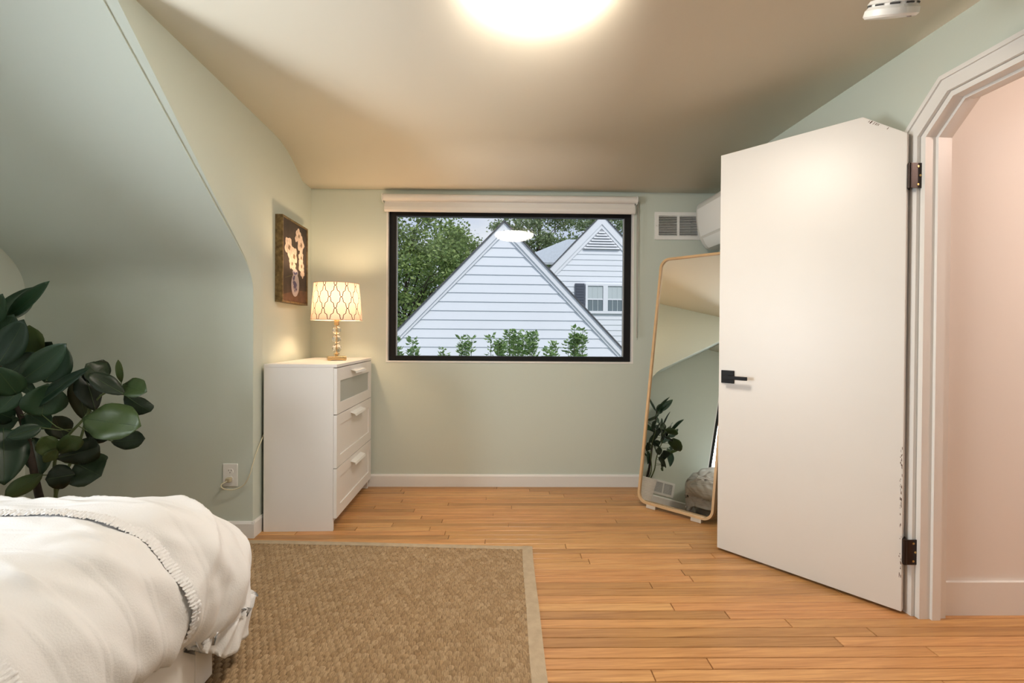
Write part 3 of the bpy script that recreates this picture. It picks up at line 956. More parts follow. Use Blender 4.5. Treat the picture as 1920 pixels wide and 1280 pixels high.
fan(vz, blob(vx, vzc, 0.070, 2, 0.03, yP-0.0003, 0.95, 1.10))
nk = uv(0.50, 0.63)
fan(vz, blob(nk[0], nk[1], 0.036, 5, 0.06, yP-0.0004, 1.2, 0.8))
vase = vz.build('painted_vase', mat('paint_pale_blue', (0.42, 0.40, 0.44), 0.6), canvas)
vb = MB()
for k in range(15):
    a = rp.uniform(0, 2*PI); rr = rp.uniform(0.0, 0.055)
    fan(vb, blob(vx+rr*math.cos(a)*0.95, vzc+rr*math.sin(a)*1.15, rp.uniform(0.008, 0.017), 3, 0.25, yP-0.0006-k*0.00003, n=14))
for k in range(4):
    fan(vb, blob(nk[0]-0.024+k*0.016, nk[1]+rp.uniform(-.008, .01), 0.009, 3, 0.2, yP-0.0013, n=12))
vb.build('painted_vase_pattern', mat('paint_cobalt', (0.07, 0.065, 0.16), 0.6), canvas)
fl_ = MB(); fc_ = MB()
for i, (u, v, r) in enumerate(((0.62, 0.13, 0.042), (0.72, 0.235, 0.056), (0.22, 0.33, 0.058), (0.42, 0.42, 0.056), (0.73, 0.40, 0.040), (0.34, 0.52, 0.040),
                               (0.74, 0.51, 0.045), (0.80, 0.60, 0.034), (0.30, 0.44, 0.036), (0.52, 0.19, 0.02), (0.44, 0.55, 0.026))):
    cx_, cz_ = uv(u, v)
    fan(fl_, blob(cx_, cz_, r, 5, 0.16, yP-0.0016-i*0.00004, ph=i*1.3))
    if r > 0.038:
        fan(fc_, blob(cx_+0.006, cz_-0.004, r*0.30, 4, 0.2, yP-0.0026, n=14))
fl_.build('painted_flowers', mat('paint_cream', (0.62, 0.50, 0.42), 0.6, var=0.25, vscale=45), canvas)
fc_.build('painted_flower_hearts', mat('paint_heart', (0.20, 0.13, 0.08), 0.6), canvas)

# ------------------------------------------------------------------ rug
rug = empty('woven_rug', (rug_TR.x, rug_TR.y, 0.0))
tag(rug, 'tan seagrass basket-weave rug with a plain cloth border', 'rug')
top_dir = (rug_TL-rug_TR)
def rp_(u, v, z):
    """u metres along the far edge from its right corner, v metres along the side"""
    p = top_dir.normalized()*u + rug_side*v
    return (p.x, p.y, z)
RW, RL = top_dir.length, rug_len
base_m = mat('rug_base', (0.27, 0.18, 0.10), 0.9)
MB().add([rp_(u, v, z) for z in (0.0005, 0.006) for u, v in ((0.01, 0.01), (RW-.01, 0.01), (RW-.01, RL-.01), (0.01, RL-.01))],
         [(0, 1, 2, 3), (4, 5, 6, 7), (0, 1, 5, 4), (1, 2, 6, 5), (2, 3, 7, 6), (3, 0, 4, 7)]).build('backing', base_m, rug)
bwid = 0.052
def border(u0, v0, u1, v1, wide_u, wide_v):
    n_ = 24
    vs = []
    rr = random.Random(int(u0*100+v1*10))
    for k in range(n_+1):
        t = k/n_
        u, v = u0+(u1-u0)*t, v0+(v1-v0)*t
        wob = 0.004*math.sin(t*9+u0)+0.002*math.sin(t*23)
        for q, z in ((0, 0.0005), (0, 0.009), (0.5, 0.0115), (1, 0.0105), (1, 0.0005)):
            qq = q + (wob/bwid if q == 1 else (wob*0.6/bwid if q == 0 else 0))
            vs.append(rp_(u+wide_u*qq, v+wide_v*qq, z))
    fs = []
    for k in range(n_):
        for j in range(4):
            a = k*5+j
            fs.append((a, a+1, a+6, a+5))
    fs += [(0, 1, 2, 3, 4), tuple(n_*5+j for j in (4, 3, 2, 1, 0))]
    MB().add(vs, fs).build('border_strip', jute_border, rug, smooth='auto')
border(0, 0, RW, 0, 0, bwid*0.8)
border(0, 0, 0, RL, bwid, 0)
border(RW, 0, RW, RL, -bwid, 0)
border(0, RL, RW, RL, 0, -bwid)
wv = MB()
cu, cvv = 0.0275, 0.0240
rw_ = random.Random(2)
nv = int((RL-2*bwid)/cvv)+2
nu = int((RW-2*bwid)/cu)+1
for j in range(nv):
    for i in range(nu):
        u = bwid+0.010+(i+0.5*(j % 2))*cu
        v = bwid*0.8+0.010+j*cvv
        if u > RW-bwid-0.01 or v > RL-bwid-0.01:
            continue
        hu, hv = cu*0.46, cvv*0.60
        z0_, zt_ = 0.0055, 0.0125+rw_.uniform(-0.0015, 0.0015)
        sk = rw_.uniform(-0.003, 0.003)
        g = [(-1, -1, 0), (-0.35, -1, .5), (0.35, -1, .5), (1, -1, 0), (-1, -.25, .35), (-0.4, -.3, 1), (0.4, -.3, 1), (1, -.25, .35),
             (-1, .6, .15), (-0.4, .55, .8), (0.4, .55, .8), (1, .6, .15), (-.9, 1, 0), (-0.3, 1, .05), (0.3, 1, .05), (.9, 1, 0)]
        vs = [rp_(u+a*hu+sk*b, v+b*hv, z0_+(zt_-z0_)*h) for a, b, h in g]
        fs = [(r*4+c_, r*4+c_+1, r*4+c_+5, r*4+c_+4) for r in range(3) for c_ in range(3)]
        wv.add(vs, fs)
wo = wv.build('weave', weave_m, rug, smooth=True)
wo['kind'] = 'stuff'

# ------------------------------------------------------------------ bed
BX, BY = -0.868, 1.615           # right face, foot face of the frame
bed = empty('bed', (BX, BY, 0.0), math.radians(-1.5))
tag(bed, 'white platform bed standing on the woven rug', 'bed')
BW, BL = 1.42, 2.05
ZR = 0.0
frame_m = mat('bed_white', (0.80, 0.78, 0.76), 0.45)
box('side_rail', frame_m, bed, -0.02, 0.0, -BL+0.09, -0.09, 0.022, 0.33, 0.002)
box('side_rail', frame_m, bed, -BW, -BW+0.02, -BL+0.09, -0.09, 0.022, 0.33, 0.002)
box('foot_rail', frame_m, bed, -BW+0.09, -0.09, -0.02, 0.0, 0.022, 0.33, 0.002)
box('head_rail', frame_m, bed, -BW+0.09, -0.09, -BL, -BL+0.02, 0.022, 0.33, 0.002)
for sx in (0, 1):
    for sy in (0, 1):
        x_ = -0.09 if sx == 0 else -BW
        y_ = -0.09 if sy == 0 else -BL
        box('corner_post', frame_m, bed, x_+(0 if sx else 0), x_+0.09+(0.001 if sx == 0 else 0), y_, y_+0.09+(0.001 if sy == 0 else 0), 0.0140, 0.33, 0.003)
box('slat_base', frame_m, bed, -BW+0.02, -0.02, -BL+0.02, -0.02, 0.26, 0.28)
box('mattress', sheet_m, bed, -BW+0.03, -0.03, -BL+0.01, -0.03, 0.28, 0.55, 0.12)

# duvet: a sheet wrapped over the mattress edge with a wide soft roll
dv = empty('duvet', (BX, BY, 0.0), math.radians(-1.5))
tag(dv, 'puffy white duvet with ruffled bands spread over the bed', 'bedding')
TOPZ = 0.610
RV = 0.30
ARC = 0.5*PI*0.375
TUCK = 0.11
ex0 = -0.275        # where the right side starts to roll (local x)
ey0 = -0.20         # where the foot side starts to roll (local y)
elx = -BW+0.32
def drape(a, b):
    """a: metres across (right positive from ex0), b: metres toward the foot from ey0 -> point, fall"""
    dx = max(a, 0.0); dy = max(b, 0.0)
    lx = max(-(a-(elx-ex0)), 0.0)
    sgn = 1
    if lx > 0: dx = lx; sgn = -1
    d = math.hypot(dx, dy)
    if d < 1e-6:
        return Vector((ex0+a, ey0+b, TOPZ)), 0.0
    ux, uy = dx/d, dy/d
    tk = TUCK*1.1*(1-0.95*2*ux*uy)
    sm = min(1.0, uy*1.6); sm = sm*sm*(3-2*sm)
    RR = 0.335+0.115*sm
    if d < ARC:
        th = d/ARC*PI/2
        h, z = RR*math.sin(th), TOPZ-RV*(1-math.cos(th))
    else:
        e_ = d-ARC
        q_ = 0.5*PI*TUCK
        if e_ < q_:
            ph = e_/TUCK
            h, z = RR-tk*(1-math.cos(ph)), TOPZ-RV-TUCK*math.sin(ph)
        else:
            h, z = RR-tk-0.10*(e_-q_), TOPZ-RV-TUCK-(e_-q_)
    bx = (ex0+min(a, 0)) if sgn > 0 else elx
    by = ey0+min(b, 0)
    return Vector((bx+sgn*ux*h, by+uy*h, z)), d
def hem_right(b):
    return ARC+0.085+0.012*math.sin(b*5.0+1.0)+0.010*math.sin(b*13.0)
NA, NB = 200, 430
A0, B0 = (elx-ex0)-0.66, -BL+0.22
BF = ARC+0.29
grid = []
RUFF = (-1.42, -0.95, -0.48, -0.01, 0.46)
for j in range(NB+1):
    roww = []
    b = B0+(BF-B0)*j/NB
    for i in range(NA+1):
        t = i/NA
        amax = hem_right(b) if b < 0 else max(0.12, min(hem_right(b)+0.14*min(1.0, b/0.40), math.sqrt(max((BF-0.02)**2-min(b, BF-0.05)**2, 0.0))))
        a = A0+(amax-A0)*t
        p, d = drape(a, b)
        # puffed crown
        w = Vector((p.x*1.0, p.y*1.0, p.z))
        crown = 0.0
        if d == 0:
            crown = 0.02*math.sin(min(1, max(0, (ex0-p.x)/0.5))*PI*0.5)
        # folds: stretched noise, stronger on the side
        k = min(1.0, d/0.25)
        n1 = noise.noise(Vector((a*2.2, b*2.2, 0.3)))
        n2 = noise.noise(Vector((a*1.6+b*3.0, b*11.0-a*5.0, 4.7)))
        n3 = noise.noise(Vector((a*7.0, b*16.0-a*7.0, 9.1)))
        n4 = noise.noise(Vector((a*22.0, b*26.0, 2.1)))
        n5 = noise.noise(Vector((b*8.5+a*2.5, a*1.5, 7.7)))
        n6 = noise.noise(Vector((b*19.0-a*4.0, a*3.0, 1.7)))
        fold_ = (1-min(1.0, abs(n5)*2.6))**1.5
        disp = 0.020*n1+(0.004+0.010*k)*n2+(0.002+0.005*k)*n3+0.0016*n4+(0.004+0.013*k)*fold_+(0.001+0.006*k)*n6
        # pintucks
        for q in range(5):
            pass
        ph = (b-RUFF[0])/0.094
        fr_ = abs(ph-round(ph))*0.094
        if fr_ < 0.0065:
            disp += 0.0050*(1-fr_/0.0065)
        disp += 0.0055*math.sin(PI*0.5*min(1, fr_/0.045))
        roww.append((p, a, b, d, disp, crown))
    grid.append(roww)
def gpos(j, i):
    p = grid[j][i][0]
    pj0, pj1 = grid[max(j-1, 0)][i][0], grid[min(j+1, NB)][i][0]
    pi0, pi1 = grid[j][max(i-1, 0)][0], grid[j][min(i+1, NA)][0]
    nrm = (pi1-pi0).cross(pj1-pj0)
    nrm = nrm.normalized() if nrm.length > 1e-9 else Vector((0, 0, 1))
    q = p+nrm*grid[j][i][4]+Vector((0, 0, grid[j][i][5]))
    if q.z < 0.035:
        q.z = 0.035+0.0*q.z
    return q, nrm
vs = []; GP = {}
for j in range(NB+1):
    for i in range(NA+1):
        q, nr = gpos(j, i)
        GP[(j, i)] = (q, nr)
        vs.append(q)
fs = []
for j in range(NB):
    for i in range(NA):
        a = j*(NA+1)+i
        fs.append((a, a+1, a+NA+2, a+NA+1))
cover = MB().add(vs, fs).build('cover', cotton, dv, smooth=True, recalc=False)
so_ = cover.modifiers.new('loft', 'SOLIDIFY')
so_.thickness = 0.028
so_.offset = -1.0
# ruffled bands across the cover
rfr = random.Random(8)
for rbv in RUFF:
    jj = (rbv-B0)/(BF-B0)*NB
    j0 = int(jj)
    if j0 < 1 or j0 >= NB-1: continue
    fj = jj-j0
    vs = []
    sub = 3
    m_ = 0
    for i in range(NA):
        if grid[j0][i][3] > ARC+0.05 or grid[j0][i+1][3] > ARC+0.05:
            continue
        for s in range(sub):
            t = s/sub
            q0, n0 = GP[(j0, i)]; q1, n1 = GP[(j0, i+1)]
            qa, na = GP[(j0+1, i)]; qb, nb_ = GP[(j0+1, i+1)]
            c0 = (q0*(1-t)+q1*t)*(1-fj)+(qa*(1-t)+qb*t)*fj
            nm = (n0*(1-t)+n1*t).normalized()
            along = (q1-q0); 
            if along.length < 1e-6: along = Vector((1, 0, 0))
            along.normalize()
            cr_ = nm.cross(along).normalized()
            m_ += 1
            w1 = 0.019+rfr.uniform(-0.004, 0.004); w2 = 0.019+rfr.uniform(-0.004, 0.004)
            h1 = 0.003+0.002*math.sin(m_*1.9)+rfr.uniform(-.001, .002)
            h2 = 0.003+0.002*math.sin(m_*1.9+2.0)+rfr.uniform(-.001, .002)
            vs += [c0+cr_*w1+nm*max(h1, 0.001), c0+cr_*w1*0.45+nm*(0.007+0.004*math.sin(m_*1.9+0.6)+rfr.uniform(-.002, .002)), c0+nm*0.004,
                   c0-cr_*w2*0.45+nm*(0.007+0.004*math.sin(m_*1.9+2.6)+rfr.uniform(-.002, .002)), c0-cr_*w2+nm*max(h2, 0.001)]
    fs = []
    for k in range(m_-1):
        for c_ in range(4):
            a = k*5+c_
            fs.append((a, a+1, a+6, a+5))
    ro = MB().add(vs, fs).build('ruffle', cotton, dv, smooth=True)

# ------------------------------------------------------------------ potted plant
plant = empty('potted_plant', (-2.04, 2.40, 0.0))
tag(plant, 'large leafy plant with dark green leaves in a white pot beside the bed', 'plant')
po = Vector((-2.04, 2.40, 0.0))
pt = MB()
prf = []
n_r = 15
for k in range(n_r*4+1):
    z = 0.28*k/(n_r*4)
    r = 0.100+0.032*(z/0.28)
    prf.append((r+0.0035*abs(math.sin(PI*k/4)), z))
prf += [(0.124, 0.28), (0.120, 0.24)]
pt.lathe(prf, 40)
pt.build('pot', pot_m, plant, smooth='auto')
MB().lathe([(0.119, 0.243), (0.119, 0.25), (0.06, 0.256), (0.002, 0.257)], 24).build('soil', soil, plant)
def rel(p): return Vector(p)-po
trunk = [(-2.045, 2.40, 0.24), (-2.064, 2.38, 0.369), (-2.102, 2.38, 0.567), (-2.144, 2.38, 0.738), (-2.215, 2.37, 0.926), (-2.245, 2.37, 1.068), (-2.235, 2.38, 1.19)]
MB().tube([rel(p) for p in smoothpath(trunk, 4)], [0.017-0.011*k/24 for k in range(25)], 8).build('trunk', bark, plant, smooth=True)
figs = [[(-1.99, 2.37, 0.24), (-1.954, 2.34, 0.381), (-1.959, 2.34, 0.523), (-1.913, 2.34, 0.628), (-1.829, 2.34, 0.726), (-1.77, 2.36, 0.83), (-1.68, 2.36, 0.86)],
        [(-2.0, 2.39, 0.24), (-1.975, 2.37, 0.38), (-1.93, 2.42, 0.55), (-1.90, 2.44, 0.70), (-1.86, 2.43, 0.86)]]
for fp in figs:
    sp_ = smoothpath(fp, 4)
    MB().tube([rel(p) for p in sp_], [0.008-0.004*k/len(sp_) for k in range(len(sp_))], 7).build('branch', fig_stem, plant, smooth=True)
stems_all = [Vector(p) for p in smoothpath(trunk, 6)] + [Vector(p) for fp in figs for p in smoothpath(fp, 6)]
LEAVES = [('r', (-2.22, 2.4, 1.19), (-1.98, 2.32, 1.34), 0.06), ('r', (-2.24, 2.36, 1.16), (-2.13, 2.28, 1.28), 0.066), ('r', (-2.26, 2.39, 1.05), (-2.16, 2.36, 1.19), 0.096),
 ('r', (-2.16, 2.29, 0.97), (-2.03, 2.26, 1.16), 0.104), ('o', (-2.18, 2.48, 0.99), (-2.11, 2.39, 1.14), 0.098), ('r', (-2.18, 2.52, 1.0), (-2.06, 2.44, 1.07), 0.07),
 ('r', (-2.02, 2.23, 0.9), (-1.77, 2.15, 1.06), 0.094), ('r', (-2.01, 2.35, 0.89), (-1.94, 2.37, 1.04), 0.113), ('r', (-2.2, 2.36, 0.91), (-2.06, 2.34, 1.02), 0.079),
 ('r', (-2.02, 2.23, 0.85), (-2.01, 2.13, 0.97), 0.097), ('r', (-2.06, 2.31, 0.76), (-1.78, 2.28, 0.95), 0.057), ('r', (-1.98, 2.3, 0.74), (-1.94, 2.28, 0.88), 0.137),
 ('r', (-2.22, 2.44, 0.9), (-2.03, 2.33, 0.83), 0.048), ('r', (-2.01, 2.23, 0.87), (-2.07, 2.2, 0.78), 0.062), ('r', (-2.16, 2.37, 0.72), (-2.16, 2.28, 0.77), 0.075),
 ('r', (-2.14, 2.41, 0.74), (-1.97, 2.32, 0.69), 0.087), ('f', (-2.02, 2.47, 0.6), (-2.04, 2.44, 0.71), 0.088), ('r', (-1.91, 2.22, 0.71), (-1.98, 2.15, 0.68), 0.055),
 ('r', (-2.05, 2.2, 0.71), (-2.0, 2.15, 0.5), 0.131), ('r', (-2.13, 2.43, 0.62), (-2.08, 2.41, 0.46), 0.091), ('r', (-2.24, 2.46, 0.6), (-2.14, 2.41, 0.55), 0.059),
 ('o', (-1.95, 2.27, 0.49), (-2.04, 2.21, 0.42), 0.065), ('f', (-1.77, 2.4, 0.89), (-1.82, 2.35, 0.97), 0.091), ('f', (-1.93, 2.48, 0.69), (-1.89, 2.37, 0.91), 0.079),
 ('f', (-1.78, 2.34, 0.76), (-1.83, 2.34, 0.93), 0.088), ('f', (-1.63, 2.31, 0.84), (-1.75, 2.28, 0.93), 0.069), ('o', (-1.68, 2.36, 0.89), (-1.65, 2.3, 0.99), 0.025),
 ('o', (-1.68, 2.37, 0.88), (-1.51, 2.26, 0.86), 0.079), ('f', (-1.68, 2.38, 0.83), (-1.52, 2.3, 0.77), 0.076), ('o', (-1.78, 2.27, 0.74), (-1.5, 2.19, 0.72), 0.143),
 ('f', (-1.92, 2.46, 0.67), (-1.81, 2.45, 0.61), 0.079), ('f', (-1.76, 2.41, 0.6), (-1.6, 2.38, 0.62), 0.077), ('o', (-1.9, 2.28, 0.58), (-1.72, 2.17, 0.67), 0.068),
 ('o', (-1.89, 2.26, 0.57), (-1.9, 2.21, 0.66), 0.068), ('f', (-1.92, 2.3, 0.55), (-1.71, 2.25, 0.61), 0.1), ('f', (-1.86, 2.33, 0.52), (-1.72, 2.28, 0.48), 0.14),
 ('f', (-1.83, 2.29, 0.48), (-1.92, 2.26, 0.47), 0.096), ('o', (-1.92, 2.24, 0.55), (-1.87, 2.24, 0.6), 0.041), ('f', (-1.87, 2.46, 0.86), (-1.84, 2.46, 0.98), 0.078),
 ('r', (-2.24, 2.38, 1.15), (-2.36, 2.28, 1.30), 0.10), ('r', (-2.25, 2.37, 1.05), (-2.40, 2.30, 1.10), 0.10), ('r', (-2.22, 2.36, 0.95), (-2.38, 2.24, 0.93), 0.11),
 ('r', (-2.18, 2.37, 0.82), (-2.36, 2.33, 0.80), 0.11), ('r', (-2.14, 2.37, 0.72), (-2.32, 2.28, 0.66), 0.11), ('r', (-2.24, 2.39, 1.17), (-2.22, 2.52, 1.33), 0.09),
 ('r', (-2.20, 2.40, 0.90), (-2.25, 2.58, 0.98), 0.10), ('r', (-2.24, 2.37, 1.18), (-2.20, 2.22, 1.36), 0.09)]
rl = random.Random(21)
rib_m = mat('leaf_midrib', (0.06, 0.10, 0.035), 0.5)
for kind, b, t, w_ in LEAVES:
    B_, T_v = Vector(b), Vector(t)
    ax = (T_v-B_)*1.10
    w_ *= 1.18
    ln = ax.length
    axn = ax.normalized()
    view = Vector((1.0, -1.15, 0.1)) if kind != 'x' else Vector((0, -1, 0))
    nrm = (view-axn*view.dot(axn))
    nrm = (nrm.normalized()+Vector((rl.uniform(-.35, .35), rl.uniform(-.2, .2), rl.uniform(0.0, .6))))
    nrm = (nrm-axn*nrm.dot(axn)).normalized()
    side = axn.cross(nrm)
    nl, nw = 10, 4
    vs = []
    ruf = 0.16 if kind != 'r' else 0.03
    bend = rl.uniform(-0.10, 0.06)
    fsg = 0.28 if kind == 'r' else rl.choice((-0.22, 0.16, 0.20))
    rib_pts = []
    for i in range(nl+1):
        s = i/nl
        if kind == 'r':
            wid = math.sin(PI*min(1, s**0.85))**0.75
            if s > 0.9: wid *= (1-s)/0.1*0.8+0.2
        else:
            wid = math.sin(PI*min(1.0, s**1.15))**0.6
        wid *= w_/2
        if i == 0: wid = 0.0025
        if i == nl: wid = 0.001
        c0 = B_+ax*s+nrm*(bend*ln*4*s*(1-s))
        rib_pts.append(c0-po+nrm*0.0008)
        for k in range(nw+1):
            q = (k-nw/2)/(nw/2)
            fold = abs(q)*wid*fsg
            wave = ruf*wid*math.sin(s*11+q*2+len(vs)*0.0)*abs(q)
            vs.append(c0+side*wid*q+nrm*(fold+wave)-po)
    fs = [(i*(nw+1)+k, i*(nw+1)+k+1, (i+1)*(nw+1)+k+1, (i+1)*(nw+1)+k) for i in range(nl) for k in range(nw)]
    lf = MB().add(vs, fs).build('leaf', {'r': rubber_leaf, 'f': fig_leaf, 'o': olive_leaf}[kind], plant, smooth=True)
    sd_ = lf.modifiers.new('thickness', 'SOLIDIFY'); sd_.thickness = 0.0012
    MB().tube(rib_pts, [0.0016-0.0011*k/nl for k in range(nl+1)], 5).build('midrib', rib_m, lf, smooth=True)
    # stalk to the nearest stem
    near = min(stems_all, key=lambda p: (p-B_).length)
    if (near-B_).length > 0.004:
        mid = (near+B_)/2-Vector((0, 0, 0.01))
        MB().tube([near-po, mid-po, B_+ax*0.06-po], 0.0022, 5).build('stalk', fig_stem, lf, smooth=True)

# ------------------------------------------------------------------ outdoors
GZ = -3.0
lawn = box('ground_outside', mat('lawn', (0.10, 0.16, 0.05), 0.95, var=0.3, vscale=2.0), None, -60, 60, 3.9, 90, GZ-0.2, GZ)
struct(lawn, 'green lawn between the houses')
siding_m = mat('white_siding', (0.80, 0.82, 0.85), 0.55, var=0.02, vscale=1.0)
trimw = mat('white_house_trim', (0.82, 0.83, 0.85), 0.5)
shingle = mat('dark_shingle', (0.10, 0.10, 0.105), 0.9, var=0.3, vscale=12)
pale_roof = mat('pale_shingle', (0.50, 0.54, 0.58), 0.9, var=0.12, vscale=14)
win_glass = mat('far_window_glass', (0.16, 0.20, 0.21), 0.1, spec=0.8)
curtain_m = mat('far_curtain', (0.55, 0.60, 0.60), 0.8)

def gable_house(name, label, ax, ay, az, slope, zeave, depth, expo, rake, zbot=GZ, skip=None):
    """gable facing -Y with its apex at (ax, ay, az)"""
    h = empty(name, (ax, ay, GZ))
    tag(h, label, 'house', 'neighbouring houses')
    A = az-GZ
    E_ = zeave-GZ
    half = (A-E_)/slope
    # core
    MB().prism([(-half, 0), (half, 0), (half, E_), (0, A-0.02), (-half, E_)], 0.03, depth, 'y').build('wall', siding_m, h)
    z = A
    k = 0
    zz = 0.0
    while zz < A-0.05:
        z0_, z1_ = zz, min(zz+expo, A-0.03)
        def hw_(z): return half if z <= E_ else max((A-z)/slope, 0.005)
        a0, a1 = hw_(z0_), hw_(z1_)
        segs = [(-a0, a0, -a1, a1)]
        for l0, r0, l1, r1 in segs:
            y_out, y_in = -0.022, -0.002
            v = [(l0, y_out, z0_), (r0, y_out, z0_), (r1, y_in, z1_), (l1, y_in, z1_), (l0, 0.04, z0_), (r0, 0.04, z0_), (r1, 0.04, z1_), (l1, 0.04, z1_)]
            MB().add(v, [(0, 1, 2, 3), (7, 6, 5, 4), (0, 4, 5, 1), (1, 5, 6, 2), (2, 6, 7, 3), (3, 7, 4, 0)]).build('siding_board', siding_m, h)
        zz += expo
    # rakes and roof
    cosn = math.sqrt(1+slope*slope)
    over = 0.16
    for s in (-1, 1):
        t = rake*cosn
        xe = half+over
        ze = A-xe*slope
        MB().prism([(0, A+0.02), (s*xe, ze+0.02), (s*xe, ze-t+0.02), (0, A-t+0.02)], -0.075, 0.0, 'y').build('rake_board', trimw, h)
        MB().prism([(0, A-t+0.02), (s*xe, ze-t+0.02), (s*xe, ze-t*1.45+0.02), (0, A-t*1.45+0.02)], -0.045, 0.0, 'y').build('rake_moulding', trimw, h)
        MB().prism([(0, A+0.02), (s*xe, ze+0.02), (s*xe, ze+0.055), (0, A+0.055)], -0.11, depth, 'y').build('roof_slope', shingle, h)
    return h, A, half
h1, A1, half1 = gable_house('neighbour_house', 'white clapboard gable standing close outside the window', 0.415, 9.0, 3.19, 1.045, 0.35, 2.3, 0.169, 0.10)
h2, A2, half2 = gable_house('neighbour_house', 'taller white clapboard house with louvred gable vent and shuttered window', 3.78, 15.0, 4.884, 1.04, 2.6, 5.0, 0.171, 0.20)
# louvred triangular vent in the second gable
vn = MB().prism([(-0.60, A2-1.06), (0.60, A2-1.06), (0, A2-0.42)], -0.05, -0.02, 'y').build('gable_vent', mat('vent_screen', (0.40, 0.41, 0.42), 0.8), h2)
for k in range(7):
    z = A2-1.05+k*0.083
    hw_ = 0.60*(1-(k*0.083+0.04)/0.64)
    if hw_ > 0.03:
        MB().prism([(-0.09, z), (-0.08, z), (-0.04, z+0.05), (-0.05, z+0.05)], -hw_, hw_, 'x').build('louvre', trimw, vn)
# window with a shutter on the second house
wn = empty('house_window'); wn.parent = h2
zb, zt_ = 1.80-GZ, 2.74-GZ
xw0, xw1 = 3.27-3.78, 4.52-3.78
for a, b, c_, d in ((xw0, xw1, zt_-0.07, zt_), (xw0, xw1, zb, zb+0.08), (xw0, xw0+0.07, zb+0.08, zt_-0.07), (xw1-0.07, xw1, zb+0.08, zt_-0.07), (0.05, 0.20, zb+0.08, zt_-0.07)):
    box('casing', trimw, wn, a, b, -0.09, -0.0, c_, d)
for a, b in ((xw0+0.07, 0.05), (0.20, xw1-0.07)):
    box('pane', win_glass, wn, a, b, -0.050, -0.035, zb+0.08, zt_-0.07)
    box('curtain', curtain_m, wn, a+0.01, b-0.01, -0.056, -0.051, zb+0.46, zt_-0.08)
    box('sash_rail', trimw, wn, a, b, -0.066, -0.045, zb+0.43, zb+0.47)
    n_b = 3
    for q in range(1, n_b):
        xx = a+(b-a)*q/n_b
        box('glazing_bar', curtain_m, wn, xx-0.008, xx+0.008, -0.062, -0.048, zb+0.08, zt_-0.07)
shm = mat('shutter_blue', (0.075, 0.085, 0.11), 0.6)
sh_ = box('shutter', shm, h2, xw0-0.33, xw0-0.03, -0.075, -0.02, zb+0.02, zt_+0.0)
for k in range(10):
    z = zb+0.08+k*0.085
    box('shutter_slat', shm, sh_, xw0-0.30, xw0-0.06, -0.085, -0.074, z, z+0.05)
# low pale roof between the two houses
MB().prism([(-2.6, 0), (0.6, 0), (0.6, 6.3), (-2.6, 6.3)], 1.6, 5.0, 'y').build('wing_wall', siding_m, h2)
MB().add([(-2.75, 1.2, 6.50), (0.4, 1.2, 6.50), (1.2, 5.0, 8.05), (-0.2, 5.0, 8.05), (-2.75, 1.2, 6.58), (0.4, 1.2, 6.58), (1.2, 5.0, 8.13), (-0.2, 5.0, 8.13)],
         [(0, 3, 2, 1), (4, 5, 6, 7), (0, 1, 5, 4), (1, 2, 6, 5), (2, 3, 7, 6), (3, 0, 4, 7)]).build('wing_roof', pale_roof, h2)

# trees
def tree(name, label, x, y, top, crown, material, nclump, nleaf, lsize, seed, group, trunk_r=0.16):
    """crown: (rx, ry, z0, z1) ellipsoid"""
    r_ = random.Random(seed)
    e = empty(name, (x, y, GZ))
    tag(e, label, 'tree', group)
    rx, ry, z0, z1 = crown
    zc_ = (z0+z1)/2-GZ; rz = (z1-z0)/2
    MB().tube([(0, 0, 0), (0.1, 0.05, zc_*0.4), (-0.05, 0.0, zc_*0.8), (0.05, 0.02, zc_+rz*0.4)], [trunk_r, trunk_r*.8, trunk_r*.55, trunk_r*.2], 9).build('trunk', bark, e, smooth=True)
    mb = MB()
    br = MB()
    for c_ in range(nclump):
        while True:
            p = Vector((r_.uniform(-1, 1), r_.uniform(-1, 1), r_.uniform(-1, 1)))
            if 0.15 < p.length < 1.0: break
        p = p.normalized()*(p.length**0.45)
        cc = Vector((p.x*rx, p.y*ry, zc_+p.z*rz))
        if c_ % 4 == 0:
            br.tube([(0, 0, max(0.5, cc.z-abs(rx)*0.7)), cc*0.5+Vector((0, 0, cc.z*0.45)), cc], [0.028, 0.016, 0.008], 5)
        cr_ = r_.uniform(0.28, 0.52)*min(1.0, rx/1.6)
        for k in range(nleaf):
            d = Vector((r_.gauss(0, 1), r_.gauss(0, 1), r_.gauss(0, 0.75)))
            d = d*(cr_*0.55)
            o_ = cc+d
            a = Vector((r_.uniform(-1, 1), r_.uniform(-1, 1), r_.uniform(-0.9, 0.5))).normalized()
            s = a.cross(Vector((r_.uniform(-1, 1), r_.uniform(-1, 1), r_.uniform(-1, 1)))).normalized()
            l_ = lsize*r_.uniform(0.7, 1.3)
            mb.add([o_, o_+a*l_*0.5+s*l_*0.28, o_+a*l_, o_+a*l_*0.5-s*l_*0.28], [(0, 1, 2, 3)])
    br.build('branches', bark, e, smooth=True)['kind'] = 'stuff'
    me = bpy.data.meshes.new('foliage')
    me.from_pydata(mb.v, [], mb.f)
    me.materials.append(material)
    fo = bpy.data.objects.new('foliage', me)
    COL.objects.link(fo); fo.parent = e
    fo['kind'] = 'stuff'
    return e
G = 'trees behind the neighbouring houses'
tree('leafy_tree', 'dense green tree to the side of the nearer white gable', -2.3, 14.6, 6, (2.5, 1.6, -1.8, 5.0), tree_leaf, 230, 170, 0.115, 1, G)
tree('leafy_tree', 'full green tree rising behind the slope of the nearer gable', -1.2, 19.6, 6, (1.7, 1.4, -1.0, 5.4), tree_leaf, 110, 150, 0.12, 2, G)
tree('leafy_tree', 'open crowned tree between the two white gables', 2.7, 22.6, 8, (2.1, 1.6, 3.6, 8.4), tree_leaf2, 95, 110, 0.15, 3, G)
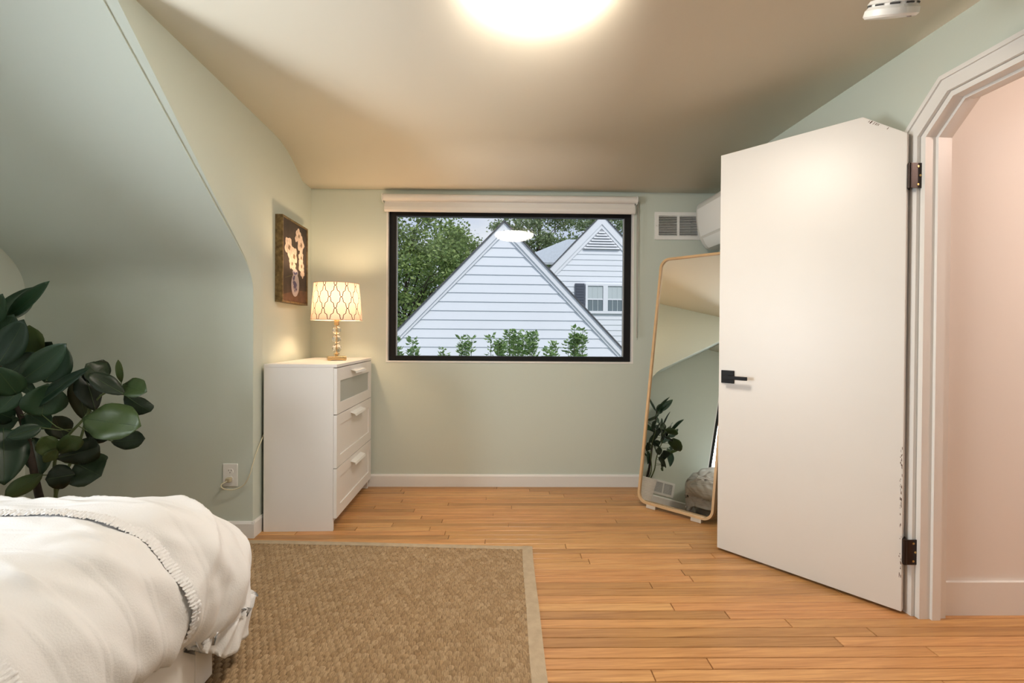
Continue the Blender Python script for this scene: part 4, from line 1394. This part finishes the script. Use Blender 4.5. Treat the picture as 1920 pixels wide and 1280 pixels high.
tree('leafy_tree', 'distant tree behind the roof of the taller house', 7.2, 26.5, 8, (2.4, 1.6, 2.0, 8.6), tree_leaf2, 100, 110, 0.16, 4, G)
tree('leafy_tree', 'low distant tree seen just above the low wing', 2.2, 30.0, 8, (3.6, 1.6, 0.0, 6.5), tree_leaf2, 90, 60, 0.22, 5, G)

# shrub tops just outside the window
def shrub(x, y, top, spread, nst, seed, label):
    r_ = random.Random(seed)
    e = empty('tall_shrub', (x, y, GZ))
    tag(e, label, 'shrub', 'shrubs outside the window')
    mb = MB(); st_ = MB()
    nst = int(nst*1.6+0.5)
    for k in range(nst):
        dx = r_.uniform(-1, 1)*spread; dy = r_.uniform(-1, 1)*spread
        tp = (top-GZ)*r_.uniform(0.955, 1.0) if k else (top-GZ)
        pts_ = [Vector((dx*0.2, dy*0.2, 0)), Vector((dx*0.6, dy*0.6, tp*0.5)), Vector((dx, dy, tp))]
        pts_ = smoothpath(pts_, 8)
        st_.tube(pts_, [0.014-0.012*i/len(pts_) for i in range(len(pts_))], 5)
        for i in range(90):
            t = 1-(r_.random()**1.6)*0.42
            q = t*(len(pts_)-1)
            a_, b_ = pts_[int(q)], pts_[min(int(q)+1, len(pts_)-1)]
            o_ = a_.lerp(b_, q-int(q))
            an = r_.uniform(0, 2*PI)
            rad = (0.03+0.10*(1-t)/0.42)
            side_ = Vector((math.cos(an), math.sin(an), r_.uniform(0.0, 0.9))).normalized()
            o_ = o_+side_*rad*r_.random()
            l_ = r_.uniform(0.04, 0.075)
            s = side_.cross(Vector((r_.uniform(-1, 1), r_.uniform(-1, 1), 1))).normalized()
            up_ = side_.cross(s)*0.15
            mb.add([o_, o_+side_*l_*0.5+s*l_*0.30+up_*l_, o_+side_*l_, o_+side_*l_*0.5-s*l_*0.30+up_*l_], [(0, 1, 2, 3)])
    st_.build('stems', fig_stem, e, smooth=True)
    me = bpy.data.meshes.new('foliage'); me.from_pydata(mb.v, [], mb.f); me.materials.append(shrub_leaf)
    fo = bpy.data.objects.new('foliage', me); COL.objects.link(fo); fo.parent = e
    fo['kind'] = 'stuff'
for args in ((-0.42, 5.6, 0.94, 0.02, 2, 1, 'smallest thin shrub tip poking up outside the window'),
             (-0.20, 6.0, 1.08, 0.09, 4, 2, 'narrow shrub with a pointed top outside the window'),
             (0.16, 5.6, 1.10, 0.09, 4, 3, 'medium shrub beside the widest shrub outside the window'),
             (0.40, 6.1, 1.17, 0.09, 4, 4, 'tall pointed shrub growing against the widest shrub'),
             (0.58, 6.6, 1.16, 0.17, 9, 5, 'widest bushy shrub outside the window'),
             (0.88, 5.9, 1.02, 0.09, 3, 6, 'sparse low shrub between the widest and the tallest shrub'),
             (1.20, 6.0, 1.22, 0.10, 6, 7, 'tallest shrub under the shuttered house window'),
             (-0.90, 5.4, 1.08, 0.16, 6, 8, 'loose spreading shrub below the dense tree at the window corner')):
    shrub(*args)
